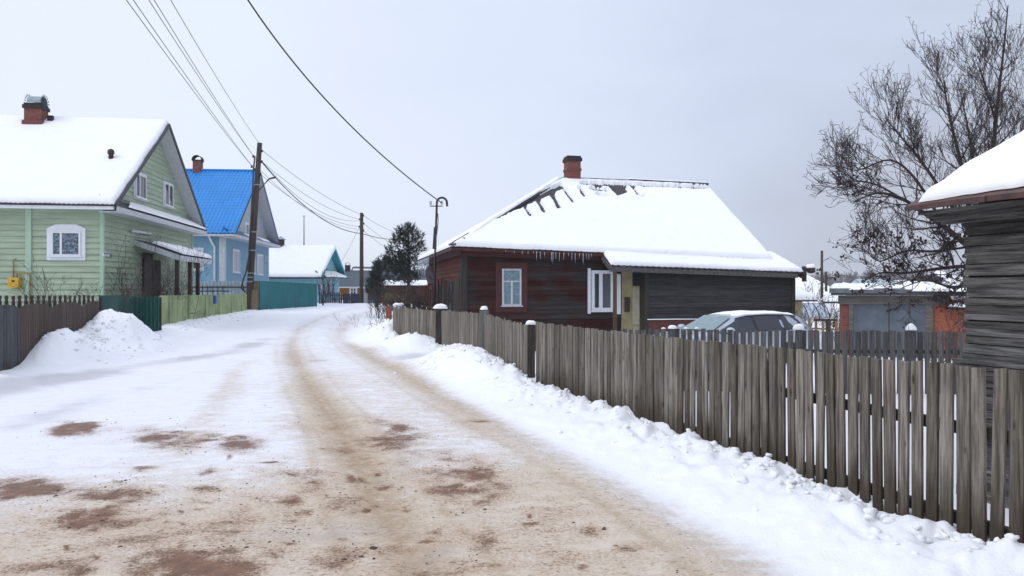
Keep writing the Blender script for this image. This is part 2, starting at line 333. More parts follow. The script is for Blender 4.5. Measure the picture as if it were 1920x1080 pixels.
def build_ground():
    def ang():
        a=list(np.linspace(-44,44,620)); 
        b=list(np.linspace(44,316,90))[1:-1]
        return np.radians(np.array(a+b))
    A=ang(); rr=[.4,1.2,2.2]; r=2.9
    while r<640: rr.append(r); r*=1.0088 if r<70 else 1.03
    rr=np.array(rr); AA,RR=np.meshgrid(A,rr); X=np.sin(AA)*RR; Y=np.cos(AA)*RR
    Z=height(X,Y); far=sst(120,400,RR); Z=Z*(1-far)+(-2.5)*far
    n=len(A); m=len(rr); V=np.stack([X,Y,Z],-1).reshape(-1,3)
    i=np.arange(m-1)[:,None]; j=np.arange(n)[None,:]; j2=(j+1)%n
    F=np.stack([i*n+j,(i+1)*n+j,(i+1)*n+j2,i*n+j2],-1).reshape(-1,4)[:, ::-1]
    c=len(V); V=np.vstack([V,[[0,0,float(height(0,0))]]])
    me=bpy.data.meshes.new('snowy_ground'); me.vertices.add(len(V)); me.vertices.foreach_set('co',V.ravel())
    nf=len(F)+n; tri=np.stack([np.full(n,c),np.arange(n),(np.arange(n)+1)%n],-1)[:, ::-1]
    loops=np.concatenate([F.ravel(),tri.ravel()]); me.loops.add(len(loops)); me.loops.foreach_set('vertex_index',loops.astype(np.int32))
    ls=np.concatenate([np.arange(len(F))*4,len(F)*4+np.arange(n)*3]); me.polygons.add(nf)
    me.polygons.foreach_set('loop_start',ls.astype(np.int32)); me.polygons.foreach_set('use_smooth',np.ones(nf,bool)); me.update(calc_edges=True); me.validate()
    X=V[:,0];Y=V[:,1]
    n1=fbm(X*.8,Y*.8,4,31); n2=fbm(X*2.5,Y*2.5,4,41)
    # packed, sanded lane
    da=dpoly(X,Y,TR_A); db=dpoly(X,Y,TR_B); dc=dpoly(X,Y,TR_C)
    k=1-.42*sst(8,16,Y)-.28*sst(16,28,Y); k=k*(1-.4*sst(30,45,Y))
    tan=.72*np.exp(-(da/.48)**2)+.78*np.exp(-(db/.6)**2)+.34*np.exp(-(da/1.1)**2)+.34*np.exp(-(db/1.25)**2)
    tan=tan*k+.45*np.exp(-(dc/.3)**2)*(1-sst(14,20,Y))
    lane=np.clip(1-((da+db)/ (2.5+.0*Y))**3,0,1)*.55*(1-sst(11,22,Y))+np.clip(1-(np.minimum(da,db)/1.6)**2,0,1)*.25*(1-.7*sst(12,30,Y))
    near=(1-sst(5.4,9.6,Y+.42*np.clip(-X-1.2,0,9)))*(1-sst(.75,1.9,X-( (1.05+ (5.5-Y)*.25))))*.85
    tan=np.clip(np.maximum(np.maximum(tan,lane),near+.25*tan)+.18*n1,0,1)*sst(1.0,1.9,Rx(Y)-X)
    brown=np.clip(blob(X,Y,BROWN)*(1+1.1*n2+.9*fbm(X*6,Y*6,3,61)),0,1)
    grey=np.clip(blob(X,Y,GREYS)+ (1.0*np.exp(-(dpoly(X,Y,TR_D)/.55)**2)+.55*np.exp(-(dpoly(X,Y,TR_E)/.5)**2))*(.7+.7*n1),0,1)
    grey=np.maximum(grey,.35*np.exp(-(((X+3.5)/2.5)**2+((Y-38)/9)**2)))
    def track_uv(pl):
        bd=np.full(X.shape,1e9); U=np.zeros(X.shape); Vv=np.zeros(X.shape); acc=0
        for (ax,ay),(bx,by) in zip(pl[:-1],pl[1:]):
            dx,dy=bx-ax,by-ay; L=math.hypot(dx,dy); t=np.clip(((X-ax)*dx+(Y-ay)*dy)/(L*L),0,1); ex=X-ax-t*dx; ey=Y-ay-t*dy; d=ex*ex+ey*ey; k_=d<bd
            bd=np.where(k_,d,bd); U=np.where(k_,acc+t*L,U); Vv=np.where(k_,(dx*ey-dy*ex)/L,Vv); acc+=L
        return U,Vv,bd
    ua,va,ba_=track_uv(TR_A); ub,vb,bb_=track_uv(TR_B); kk=ba_<bb_
    packed=sst(.9,2.2,Rx(Y)-X)*sst(.3,1.6,X-Lx(Y))*(1-sst(55,60,Y))*(1-sst(.04,.25,height(X,Y,False)-base_h(Y)))
    for nm,arr in (('packed',packed),('tu',np.where(kk,ua,ub)),('tv',np.where(kk,va,vb)),('tan',tan),('brown',brown),('grey',grey),('rutm',np.clip(np.exp(-(da/.21)**2)+np.exp(-(db/.24)**2)+.5*np.exp(-((np.abs(da)-.42)/.05)**2)+.5*np.exp(-((np.abs(db)-.5)/.06)**2),0,1))):
        at=me.attributes.new(nm,'FLOAT','POINT'); at.data.foreach_set('value',arr.astype(np.float32))
    m_,nn,l,b=newmat('snow_ground')
    def att(nm):
        a=nn.new('ShaderNodeAttribute'); a.attribute_name=nm; return a.outputs['Fac']
    s1=noise(nn,l,1.2,detail=6,rough=.6); s2=noise(nn,l,9,detail=6,rough=.65); s3=noise(nn,l,42,detail=5,rough=.7); s4=noise(nn,l,3.3,(1,1.6,1),6,.62,off=(5,5,0)); s5=noise(nn,l,110,detail=3,rough=.7)
    c=mixc(nn,l,s1,(.90,.895,.905),(.85,.855,.885))
    c=mixc(nn,l,mth(nn,l,'MULTIPLY',att('packed'),mrange(nn,l,s4,.3,.7,.55,1.0)),c,mixc(nn,l,s1,(.80,.79,.815),(.74,.73,.765)))
    ta=att('tan'); tf=mth(nn,l,'ADD',ta,mth(nn,l,'MULTIPLY',mth(nn,l,'SUBTRACT',s2,.5),.55)); tf=mth(nn,l,'ADD',tf,mth(nn,l,'MULTIPLY',mth(nn,l,'SUBTRACT',s4,.5),1.35))
    tf=mth(nn,l,'ADD',tf,mth(nn,l,'MULTIPLY',mth(nn,l,'SUBTRACT',s3,.5),.5))
    f1=mrange(nn,l,tf,.10,.95,0,.92)
    tc_=mixc(nn,l,mrange(nn,l,s3,.35,.7),(.62,.505,.375),(.37,.265,.165))
    tc_=mixc(nn,l,mrange(nn,l,s4,.35,.7),tc_,mixc(nn,l,s2,(.74,.68,.60),(.56,.43,.30)))
    c=mixc(nn,l,mth(nn,l,'MULTIPLY',f1,mrange(nn,l,ta,.02,.2)),c,tc_)
    rt=att('rutm'); c=mixc(nn,l,mth(nn,l,'MULTIPLY',mth(nn,l,'MULTIPLY',rt,ta),mrange(nn,l,s2,.25,.7,.4,.85)),c,(.37,.265,.165))
    tu=att('tu'); tv=att('tv')
    chev=mth(nn,l,'SINE',mth(nn,l,'MULTIPLY',mth(nn,l,'ADD',tu,mth(nn,l,'MULTIPLY',mth(nn,l,'ABSOLUTE',tv),.6)),95.0))
    ribs=mth(nn,l,'SINE',mth(nn,l,'MULTIPLY',tv,48.0)); brk=mrange(nn,l,s4,.42,.62)
    tread=mth(nn,l,'MULTIPLY',mth(nn,l,'ADD',mth(nn,l,'MULTIPLY',chev,.5),mth(nn,l,'MULTIPLY',ribs,.5)),mth(nn,l,'MULTIPLY',mth(nn,l,'MULTIPLY',rt,ta),brk))
    c=mixc(nn,l,mth(nn,l,'MULTIPLY',mrange(nn,l,tread,.1,.8),.5),c,(.33,.235,.15))
    c=mixc(nn,l,mth(nn,l,'MULTIPLY',mrange(nn,l,mth(nn,l,'MULTIPLY',tread,-1.0),.1,.8),.3),c,(.76,.66,.52))
    # scattered sand specks
    sp=mth(nn,l,'MULTIPLY',mrange(nn,l,s5,.60,.68),mrange(nn,l,mth(nn,l,'ADD',ta,mth(nn,l,'MULTIPLY',s4,.3)),.25,.8)); c=mixc(nn,l,mth(nn,l,'MULTIPLY',sp,.5),c,(.27,.17,.10))
    g=att('grey'); sg=noise(nn,l,2.2,(1,1,1),6,.65,off=(9,2,0)); gf=mrange(nn,l,mth(nn,l,'ADD',g,mth(nn,l,'MULTIPLY',mth(nn,l,'SUBTRACT',sg,.5),.8)),.2,.9,0,.55); c=mixc(nn,l,mth(nn,l,'MULTIPLY',gf,mrange(nn,l,g,.03,.25)),c,(.36,.355,.36))
    br=att('brown'); bf=mth(nn,l,'ADD',br,mth(nn,l,'MULTIPLY',mth(nn,l,'SUBTRACT',s3,.5),1.35)); bf=mth(nn,l,'ADD',bf,mth(nn,l,'MULTIPLY',mth(nn,l,'SUBTRACT',s2,.5),.9)); bf=mth(nn,l,'ADD',bf,mth(nn,l,'MULTIPLY',mth(nn,l,'SUBTRACT',s5,.5),.7))
    bf=mrange(nn,l,bf,.28,.78); bf=mth(nn,l,'MULTIPLY',bf,mrange(nn,l,br,.08,.25))
    c=mixc(nn,l,mth(nn,l,'MULTIPLY',bf,.93),c,mixc(nn,l,mrange(nn,l,s2,.35,.65),(.22,.108,.06),(.13,.068,.04)))
    hf=mrange(nn,l,mth(nn,l,'ADD',br,mth(nn,l,'MULTIPLY',mth(nn,l,'SUBTRACT',s3,.5),1.1)),.0,.75); hf=mth(nn,l,'MULTIPLY',hf,mth(nn,l,'SUBTRACT',1.0,bf)); c=mixc(nn,l,mth(nn,l,'MULTIPLY',hf,mth(nn,l,'MULTIPLY',mrange(nn,l,br,.0,.2),.75)),c,(.43,.28,.18))
    # small reddish flecks everywhere on the sanded part
    s6=noise(nn,l,16,(1,1.8,1),4,.6,off=(1,7,0)); fl=mth(nn,l,'MULTIPLY',mth(nn,l,'MULTIPLY',mrange(nn,l,s6,.56,.64),mrange(nn,l,ta,.3,.7)),mrange(nn,l,noise(nn,l,1.6,(1,1.3,1),4,.6,off=(2,9,0)),.44,.58,.12,1.0)); c=mixc(nn,l,mth(nn,l,'MULTIPLY',fl,.7),c,(.26,.16,.10))
    l.new(c,b.inputs['Base Color']); b.inputs['Specular IOR Level'].default_value=.25
    l.new(mth(nn,l,'SUBTRACT',.8,mth(nn,l,'MULTIPLY',gf,.35)),b.inputs['Roughness'])
    hh=mth(nn,l,'ADD',mth(nn,l,'MULTIPLY',s2,1.2),mth(nn,l,'MULTIPLY',s3,.8)); hh=mth(nn,l,'ADD',hh,mth(nn,l,'MULTIPLY',s5,.3)); hh=mth(nn,l,'SUBTRACT',hh,mth(nn,l,'MULTIPLY',bf,.6)); hh=mth(nn,l,'SUBTRACT',hh,mth(nn,l,'MULTIPLY',tread,.5)); bump(nn,l,b,hh,.55,.022)
    me.materials.append(m_); o=link('snowy_ground',me); tag(o,kind='structure')
build_ground()
def hz(x,y): return float(height(x,y,False))
# ------------------------------------------------------------------ building helpers
def siding(m,fn,a0,a1,z0,z1,bh=.2,proud=.022,jit=0.0,rng=None):
    """lap boards; fn(a,out,z)->local point; a0/a1 may be functions of z"""
    f0=a0 if callable(a0) else (lambda z:a0); f1=a1 if callable(a1) else (lambda z:a1)
    z=z0
    while z<z1-1e-4:
        zt=min(z+bh,z1); j=(rng.uniform(-jit,jit) if rng else 0)
        l0,r0,l1,r1=f0(z),f1(z),f0(zt),f1(zt); pr=proud*(zt-z)/bh+.006+abs(j)*.3
        if r0-l0>.02:
            if r1<=l1: l1=r1=(l1+r1)/2
            m.add([fn(l0,pr,z+j),fn(r0,pr,z-j*.5),fn(r1,.004,zt+j),fn(l1,.004,zt-j),fn(l0,0,z+j),fn(r0,0,z-j*.5)],[(0,1,2,3),(4,5,1,0),(0,3,4),(1,5,2)])
        z=zt
def window(parent,name,loc,rz,wd,h,frame=WHITE,glass=GLASS,cols=(.33,),rows=(),fw=.06,depth=.06,casing=None,cw=.1,sill=True,label=None,cast_top=0,ragged=False,ctop=1.0):
    """local: x right, -y outward, centred at loc (middle of the opening)"""
    f=MB(); d=depth
    f.box((-wd/2,-d,-h/2),(wd/2,0.02,-h/2+fw)); f.box((-wd/2,-d,h/2-fw),(wd/2,0.02,h/2))
    f.box((-wd/2,-d,-h/2+fw),(-wd/2+fw,0.02,h/2-fw)); f.box((wd/2-fw,-d,-h/2+fw),(wd/2,0.02,h/2-fw))
    for c in cols: x=-wd/2+wd*c; f.box((x-fw*.55,-d+.004,-h/2+fw),(x+fw*.55,0.02,min(h/2-fw,-h/2+h*ctop)))
    for r in rows: z=-h/2+h*r; f.box((-wd/2+fw,-d+.007,z-fw*.4),(wd/2-fw,0.02,z+fw*.4))
    if sill: f.box((-wd/2-.04,-d-.06,-h/2-.035),(wd/2+.04,0.02,-h/2))
    o=f.build(name,frame,parent,label=label); o.location=loc; o.rotation_euler=(0,0,rz)
    g=MB(); g.box((-wd/2+fw*.9,-d*.45,-h/2+fw*.9),(wd/2-fw*.9,0.015,h/2-fw*.9)); g.build('pane',glass,o)
    if casing is not None:
        c=MB(); W=wd/2+cw; H=h/2+cw; t=.03
        if ragged:   # carved surround with a wavy outline
            n=60; rim=[]; pts=[]
            def edge(ax,ay,bx,by,k):
                for i in range(k):
                    s=i/k; pts.append((ax+(bx-ax)*s,ay+(by-ay)*s))
            edge(-W,-H,W,-H,16); edge(W,-H,W,H*.92,18); edge(W,H*.92,W*.55,H+.09,8); edge(W*.55,H+.09,-W*.55,H+.09,12); edge(-W*.55,H+.09,-W,H*.92,8); edge(-W,H*.92,-W,-H,18)
            N_=len(pts); outp=[(x*(1+.022*(i%2)),z*(1+.022*(i%2))) for i,(x,z) in enumerate(pts)]
            inp=[]
            for x,z in outp:
                s=max(abs(x)/(wd/2),abs(z)/(h/2)); inp.append((x/s,z/s))
            vs=[(x,-t,z) for x,z in outp]+[(x,-t,z) for x,z in inp]+[(x,.02,z) for x,z in outp]
            c.add(vs,[(i,(i+1)%N_,N_+(i+1)%N_,N_+i) for i in range(N_)]+[((i+1)%N_,i,2*N_+i,2*N_+(i+1)%N_) for i in range(N_)])
        else:
            c.box((-W,-t,-H),(-wd/2-.001,.01,H+cast_top)); c.box((wd/2+.001,-t,-H),(W,.01,H+cast_top)); c.box((-wd/2-.001,-t-.003,h/2+.001),(wd/2+.001,.01,H+cast_top)); c.box((-wd/2-.001,-t-.003,-H),(wd/2+.001,.01,-h/2-.036 if sill else -h/2-.001))
        c.build('casing',casing,o)
    return o
def win_px(parent,fr,ax,off,rect,**k):
    a=fr.hit(ax,off,rect[0],rect[1]); cx=(rect[0]+rect[2])/2
    b=fr.hit(ax,off,rect[2],rect[3]); t=fr.hit(ax,off,cx,rect[1]); u=fr.hit(ax,off,cx,rect[3])
    oth=1-ax; wd=abs(b[oth]-a[oth]); h=abs(t[2]-u[2]); mid=(a[oth]+b[oth])/2; z=(t[2]+u[2])/2
    loc=[0,0,z]; loc[ax]=off; loc[oth]=mid
    return window(parent,k.pop('name','window'),loc,(-math.pi/2 if ax==0 else 0),wd,h,**k)
def samples(L,r,step):
    e=[0,.02,.06,.13,.25,.45,.7,1.0]; e=[x*r for x in e]
    mid=np.linspace(r,L-r,max(2,int((L-2*r)/step)))[1:-1]
    return np.array(e+list(mid)+[L-x for x in e[::-1]])/L
def snow_sheet(name,parent,c,thick=.16,r=.12,step=.12,lift=.01,wav=.05,seed=0,hole=None,edges=(1,1,1,1),lump=.25,mat=None,sag=None):
    """c: eaveL, eaveR, ridgeR, ridgeL (local). edges: bottom,right,top,left rounding on/off"""
    c=[Vector(p) for p in c]; Lu=max((c[1]-c[0]).length,(c[2]-c[3]).length); Lv=max((c[3]-c[0]).length,(c[2]-c[1]).length)
    U=samples(Lu,min(r,Lu*.4),step); V=samples(Lv,min(r,Lv*.4),step); UU,VV=np.meshgrid(U,V)
    C=[np.array(p) for p in c]
    Pt=((1-UU)*(1-VV))[...,None]*C[0]+(UU*(1-VV))[...,None]*C[1]+(UU*VV)[...,None]*C[2]+((1-UU)*VV)[...,None]*C[3]
    u=UU*Lu; v=VV*Lv
    def ed(d): d=np.clip(d/r,0,1); return np.sqrt(1-(1-d)**2)
    T=np.ones_like(u)
    if edges[0]: T=T*ed(v)
    if edges[2]: T=T*ed(Lv-v)
    if edges[1]: T=T*ed(Lu-u)
    if edges[3]: T=T*ed(u)
    n=fbm(u*1.1+seed,v*1.1+seed*3,3,seed); n2=fbm(u*3+seed,v*3,3,seed+5)
    T=T*thick*(1+lump*n+lump*.45*n2)
    eu=(C[1]-C[0])/np.linalg.norm(C[1]-C[0]); ev=(C[3]-C[0])/np.linalg.norm(C[3]-C[0])
    w1=fbm(u*1.3+seed*2,u*0+seed,4,seed+9)*wav; Pt=Pt-ev*(w1*np.exp(-v/.3)*edges[0])[...,None]
    w2=fbm(v*1.3+seed*2,v*0+seed+4,4,seed+9)*wav; Pt=Pt+eu*(w2*(np.exp(-(Lu-u)/.3)*edges[1]+np.exp(-u/.3)*edges[3]))[...,None]
    if hole is not None: T=T-hole(Pt)
    nrm=np.cross(eu,ev); 
    if nrm[2]<0: nrm=-nrm
    up=np.array((0,0,1.0))*.6+nrm*.4
    Pt=Pt+up*(np.clip(T,-.06,9)+lift)[...,None]
    ny,nx=UU.shape; m=MB(); m.v=[tuple(p) for p in Pt.reshape(-1,3)]
    m.f=[(j*nx+i,j*nx+i+1,(j+1)*nx+i+1,(j+1)*nx+i) for j in range(ny-1) for i in range(nx-1)]
    return m.build(name,mat or SNOW,parent,smooth=True)
def slab(m,c,t):   # roof slab from 4 (or 3) corners, thickness downwards
    c=[Vector(p) for p in c]; n=len(c); d=Vector((0,0,-t))
    m.add([*c]+[p+d for p in c],[tuple(range(n)),tuple(range(2*n-1,n-1,-1))]+[((i+1)%n,i,i+n,(i+1)%n+n) for i in range(n)])
def corrugated(m,c,wl=.2,amp=.022,t=.012,nv=8,step=0,spw=8):
    C=[np.array(p,float) for p in c]; Lu=max(np.linalg.norm(C[1]-C[0]),np.linalg.norm(C[2]-C[3])); nu=int(Lu/wl*spw)+1
    U=np.linspace(0,1,nu); vs=[]; rows=[]
    Lv=np.linalg.norm(C[3]-C[0])
    if step:   # metal tile courses
        k=max(1,round(Lv/step)); 
        for i in range(k): rows+=[(i/k,.022),((i+.96)/k,.0)]
        rows.append((1,0))
    else: rows=[(i/nv,0) for i in range(nv+1)]
    eu=(C[1]-C[0])/np.linalg.norm(C[1]-C[0]); ev=(C[3]-C[0])/np.linalg.norm(C[3]-C[0]); nr=np.cross(eu,ev); nr=nr if nr[2]>0 else -nr
    for vv,of in rows:
        p=((1-U)*(1-vv))[:,None]*C[0]+(U*(1-vv))[:,None]*C[1]+(U*vv)[:,None]*C[2]+((1-U)*vv)[:,None]*C[3]
        p=p+nr*(amp*np.sin(U*Lu/wl*2*math.pi)+of)[:,None]; vs.append(p)
    b=len(m.v); m.v+= [tuple(q) for p in vs for q in p]; b2=len(m.v); m.v+=[tuple(q-nr*t) for p in vs for q in p]
    nr_=len(rows)
    for j in range(nr_-1):
        for i in range(nu-1):
            a=j*nu+i; m.f.append((b+a,b+a+1,b+a+nu+1,b+a+nu)); m.f.append((b2+a+nu,b2+a+nu+1,b2+a+1,b2+a))
    for i in range(nu-1): m.f.append((b+i,b2+i,b2+i+1,b+i+1))
def blob_mesh(m,c,rx,ry,rz,seed=0,n=10,k=7,amp=.18,flat=True):
    vs=[];fs=[]
    for j in range(k+1):
        th=math.pi*j/k
        for i in range(n):
            ph=2*math.pi*i/n; dx,dy,dz=math.sin(th)*math.cos(ph),math.sin(th)*math.sin(ph),math.cos(th)
            s=1+amp*float(fbm(dx*1.5+seed*3.1+5,dy*1.5+dz*1.3+seed,3,seed))*2
            z=dz*rz*s; 
            if flat and z<-.15*rz: z=-.15*rz
            vs.append((c[0]+dx*rx*s,c[1]+dy*ry*s,c[2]+z))
    for j in range(k):
        for i in range(n):
            i2=(i+1)%n; fs.append((j*n+i,(j+1)*n+i,(j+1)*n+i2,j*n+i2))
    m.add(vs,fs)
def text_mesh(s,size,mat,parent,name,loc,rot,ext=.004):
    cu=bpy.data.curves.new('t','FONT'); cu.body=s; cu.size=size; cu.extrude=ext; cu.align_x='CENTER'; cu.align_y='CENTER'
    t=bpy.data.objects.new('t',cu); me=bpy.data.meshes.new_from_object(t); me.materials.clear(); me.materials.append(mat)
    bpy.data.objects.remove(t); bpy.data.curves.remove(cu); o=link(name,me,parent); o.location=loc; o.rotation_euler=rot; return o
def icicles(parent,pts,rng,mat):
    protos=[]
    for k in range(4):
        m=MB(); L=1.0; pr=[]
        for i in range(7): s=i/6; pr.append((.02*(1-s)**.8*(1+.15*math.sin(i*2.1+k))+.0012,-L*s))
        m.lathe(pr[::-1],n=6); o=m.build('icicle',mat,parent,smooth=True); protos.append(o)
    used=[False]*4
    for i,(p,L) in enumerate(pts):
        k=i%4
        if not used[k]: o=protos[k]; used[k]=True
        else: o=protos[k].copy(); col.objects.link(o); o.parent=parent
        o.location=p; o.scale=(.55+.5*L,.55+.5*L,L); o.rotation_euler=(rng.uniform(-.05,.05),rng.uniform(-.05,.05),rng.uniform(0,6))
mi,n_,l_,b_=newmat('ice'); b_.inputs['Base Color'].default_value=(.72,.80,.88,1); b_.inputs['Roughness'].default_value=.12; b_.inputs['Transmission Weight'].default_value=.6; b_.inputs['IOR'].default_value=1.31; ICE=mi
def chimney(parent,x,y,z0,z1,wx,wy,crown=True,cap=None,mat=BRICK):
    m=MB(); m.box((x-wx/2,y-wy/2,z0),(x+wx/2,y+wy/2,z1-.22 if crown else z1)); o=m.build('chimney',mat,parent)
    if crown:
        c=MB(); a=.05; c.box((x-wx/2-a,y-wy/2-a,z1-.22),(x+wx/2+a,y+wy/2+a,z1-.08)); c.box((x-wx/2-.01,y-wy/2-.01,z1-.08),(x+wx/2+.01,y+wy/2+.01,z1)); c.build('chimney_crown',SOOT,o)
    if cap=='vault':
        c=MB(); n=10; r=wx*.5; vs=[]
        for i in range(n+1):
            a=math.pi*i/n
            for yy in (-wy/2-.03,wy/2+.03):
                for rr in (r,r-.02): vs.append((x+rr*math.cos(a),y+yy,z1+.02+rr*math.sin(a)*.95))
        fs=[]
        for i in range(n):
            a=i*4; b=a+4; fs+=[(a,b,b+2,a+2),(a+1,a+3,b+3,b+1),(a,a+1,b+1,b),(a+2,b+2,b+3,a+3)]
        c.add(vs,fs); c.build('chimney_cowl',ZINC,o)
    return o
rng=random.Random(5)
# ================================================================== GREEN HOUSE
G=Fr((-14.0,25.5),98.05,.2); gh=G.empty('house','pale green clapboard house with steep snowy roof and a yellow gas meter box','house')
W,Lh,ez,rz_=10.7,10.5,4.26,8.22; ov=.58
sl=(rz_-ez)/(W/2+.4)
fx=lambda a,o,z:(-o,a,z)      # camera-facing wall (plane x=0)
fy=lambda a,o,z:(a,-o,z)      # street wall (plane y=0)
m=MB(); siding(m,lambda a,o,z:(-o,Lh-a,z),0,Lh,-.4,ez-.02,.2,.04); m.build('wall',GREEN,gh)
m=MB(); siding(m,fy,0,W,-.4,ez-.02,.2,.04); m.build('street_wall',GREEN,gh)
m=MB(); siding(m,fy,lambda z:(z-ez)/sl-.4+.06,lambda z:W+.4-.06-(z-ez)/sl,ez+.02,rz_-.15,.2,.04); m.build('gable_wall',GREEN,gh)
m=MB(); m.box((.02,.02,-.5),(W-.02,Lh,ez)); m.prism([(.2,ez),(W-.2,ez),(W/2,rz_-.35)],lambda a,b,d:(a,d,b),.03,Lh); m.build('inner_wall',GREENTRIM,gh)
for xa in (-.06,W-.04): m=MB(); m.box((xa,-.065,-.4),(xa+.12,.05,ez-.05)); m.build('corner_board',GREENTRIM,gh)
m=MB(); yb=G.hit(0,0,55,470)[1]; m.box((-.07,yb-.09,-.4),(.02,yb+.09,ez-.05)); m.build('cover_board',GREENTRIM,gh)
# roof
def gable_roof(parent,W,L,ez,rz,ov,ovx,matroof,matsoff,trim,tk=.07,edge=.06,extra=.3):
    for sgn,nm in ((0,'roof'),(1,'roof')):
        xe=-ovx if sgn==0 else W+ovx
        a=(xe,-ov,ez); b=(W/2,-ov,rz); c=(W/2,L+extra,rz); d=(xe,L+extra,ez)
        m=MB(); slab(m,[a,b,c,d] if sgn else [d,c,b,a],tk); m.build(nm,matroof,parent)
        m=MB(); i=.03
        o=[(Vector(p)+Vector((0,0,-tk-.004))) for p in (a,b,c,d)]; o[0].y+=i;o[1].y+=i
        slab(m,o if sgn else o[::-1],.02); m.build('soffit',matsoff,parent)
        m=MB(); m.beam((xe,-ov-.012,ez-.03),(W/2,-ov-.012,rz-.03),.03,edge*2); m.build('verge_trim',trim,parent)
gable_roof(gh,W,Lh,ez,rz_,ov,.4,SLATE,SOFFIT,DKTRIM,edge=.07)
snow_sheet('snow_cover',gh,[(-.44,Lh+.3,ez),(-.44,-ov+.03,ez),(W/2,-ov+.03,rz_+.02),(W/2,Lh+.3,rz_+.02)],.17,.16,.16,seed=2,edges=(1,1,0,0),lump=.12)
snow_sheet('snow_cover',gh,[(W+.42,-ov+.03,ez),(W+.42,Lh+.3,ez),(W/2,Lh+.3,rz_+.02),(W/2,-ov+.03,rz_+.02)],.17,.16,.3,seed=4,edges=(1,0,0,1),lump=.12)
m=MB(); m.box((-.47,-ov+.05,ez-.17),(-.37,Lh+.3,ez-.06)); m.box((-.37,-ov+.05,ez-.14),(0,Lh,ez-.11)); m.build('gutter',WHITE,gh)
m=MB(); corrugated(m,[(-.52,Lh+.3,ez-.035),(-.52,-ov,ez-.035),(-.1,-ov,ez+.2),(-.1,Lh+.3,ez+.2)],.15,.018,.01,2); m.build('eave_sheet',SLATE,gh,True)
# pent roof across the gable foot
zi=ez+.36; m=MB(); slab(m,[(-.25,-ov-.02,ez-.02),(W+.25,-ov-.02,ez-.02),(W+.25,0,zi),(-.25,0,zi)],.04); m.build('pent_roof',DKTRIM,gh)
m=MB(); m.box((-.38,-ov-.05,ez-.24),(W+.38,-ov-.02,ez-.05)); m.box((-.38,-ov-.02,ez-.24),(W+.38,0,ez-.21)); m.build('fascia',OLDWHITE,gh)
snow_sheet('snow_on_pent_roof',gh,[(.6,-ov-.05,ez+.02),(W+.2,-ov-.05,ez+.02),(W-.2,-.1,zi-.02),(2.2,-.12,zi-.03)],.11,.12,.15,seed=9,wav=.12)
win_px(gh,G,1,-.035,(251.5,327,272,372),cols=(.38,),casing=WHITE,cw=.07,depth=.07); win_px(gh,G,1,-.035,(306.5,345,323,387),cols=(.5,),casing=WHITE,cw=.07,depth=.07)
win_px(gh,G,0,-.035,(97,434,152,480),cols=(.33,),glass=LACE,casing=WHITE,cw=.14,ragged=True,fw=.06,label='window in a carved white surround')
chim=chimney(gh,*G.hit(0,W/2-.35,68,240)[:2],rz_-1.0,0,.1,.1) if False else None
q=G.hit(0,W/2-.4,68,245); cx,cy=q[0],q[1]; zt=G.hit(0,W/2-.4,68,196)[2]
ch=chimney(gh,cx,cy,rz_-.9,zt,.62,.62,True,None)
m=MB(); m.box((cx-.37,cy-.37,q[2]-.1),(cx+.37,cy+.37,q[2]+.35)); m.build('chimney_base',BRICK,ch)
m=MB(); n=10
for i in range(n):
    a0,a1=math.pi*i/n,math.pi*(i+1)/n; r=.3
    m.add([(cx-r*math.cos(a0),cy-.3,zt+.02+r*math.sin(a0)),(cx-r*math.cos(a1),cy-.3,zt+.02+r*math.sin(a1)),(cx-r*math.cos(a1),cy+.22,zt+.02+r*math.sin(a1)),(cx-r*math.cos(a0),cy+.22,zt+.02+r*math.sin(a0))],[(0,1,2,3)])
m.build('chimney_cowl',ZINC,ch)
for yy in (-.32,.26):
    m=MB()
    for i in range(9):
        a=math.pi*(i+.5)/9; r=.3; m.add([(cx-r*math.cos(a-.15),cy+yy,zt+.02+r*math.sin(a-.15)),(cx-r*math.cos(a+.15),cy+yy,zt+.02+r*math.sin(a+.15)),(cx-(r+.12)*math.cos(a),cy+yy,zt+.02+(r+.12)*math.sin(a))],[(0,1,2)])
    m.build('cowl_trim',DKMETAL,ch)
m=MB(); m.box((cx-.05,cy-.62,q[2]+.25),(cx+.1,cy-.42,q[2]+.62)); 
for i in range(5): m.beam((cx-.1,cy-.4,q[2]+.05+i*.07),(cx+.1,cy-.85,q[2]+.12+i*.07),.03,.03)
m.build('roof_ladder_end',SOOT,ch)
q=G.hit(0,W/2-2.1,208,312); 
xx=(q[2]-ez)/sl-.4; q=G.hit(0,xx-.1,208,311); m=MB(); m.lathe([(.085,-.5),(.085,.44),(.12,.44),(.12,.52),(.11,.58),(.03,.63)],q,12); m.build('vent_pipe',BROWND,gh,True)
# gas meter and its pipes
q=G.hit(0,-.12,28,530); m=MB(); m.box((q[0]-.12,q[1]-.17,q[2]-.17),(q[0]+.12,q[1]+.17,q[2]+.17)); o=m.build('gas_meter_box',YELLOW,gh)
m=MB(); m.box((q[0]-.126,q[1]-.05,q[2]+.02),(q[0]-.121,q[1]+.05,q[2]+.08)); m.build('meter_dial',DKMETAL,o)
def gq(px,py): return G.hit(0,-.09,px,py)
m=MB(); m.tube([gq(25,522),gq(25,487),gq(30,485)],.022,6); m.tube([gq(32,522),gq(32,511),gq(55,512),gq(56,516)],.022,6); m.tube([gq(56,514),gq(55,580)],.028,6); m.build('gas_pipe',PIPEY,gh,True)
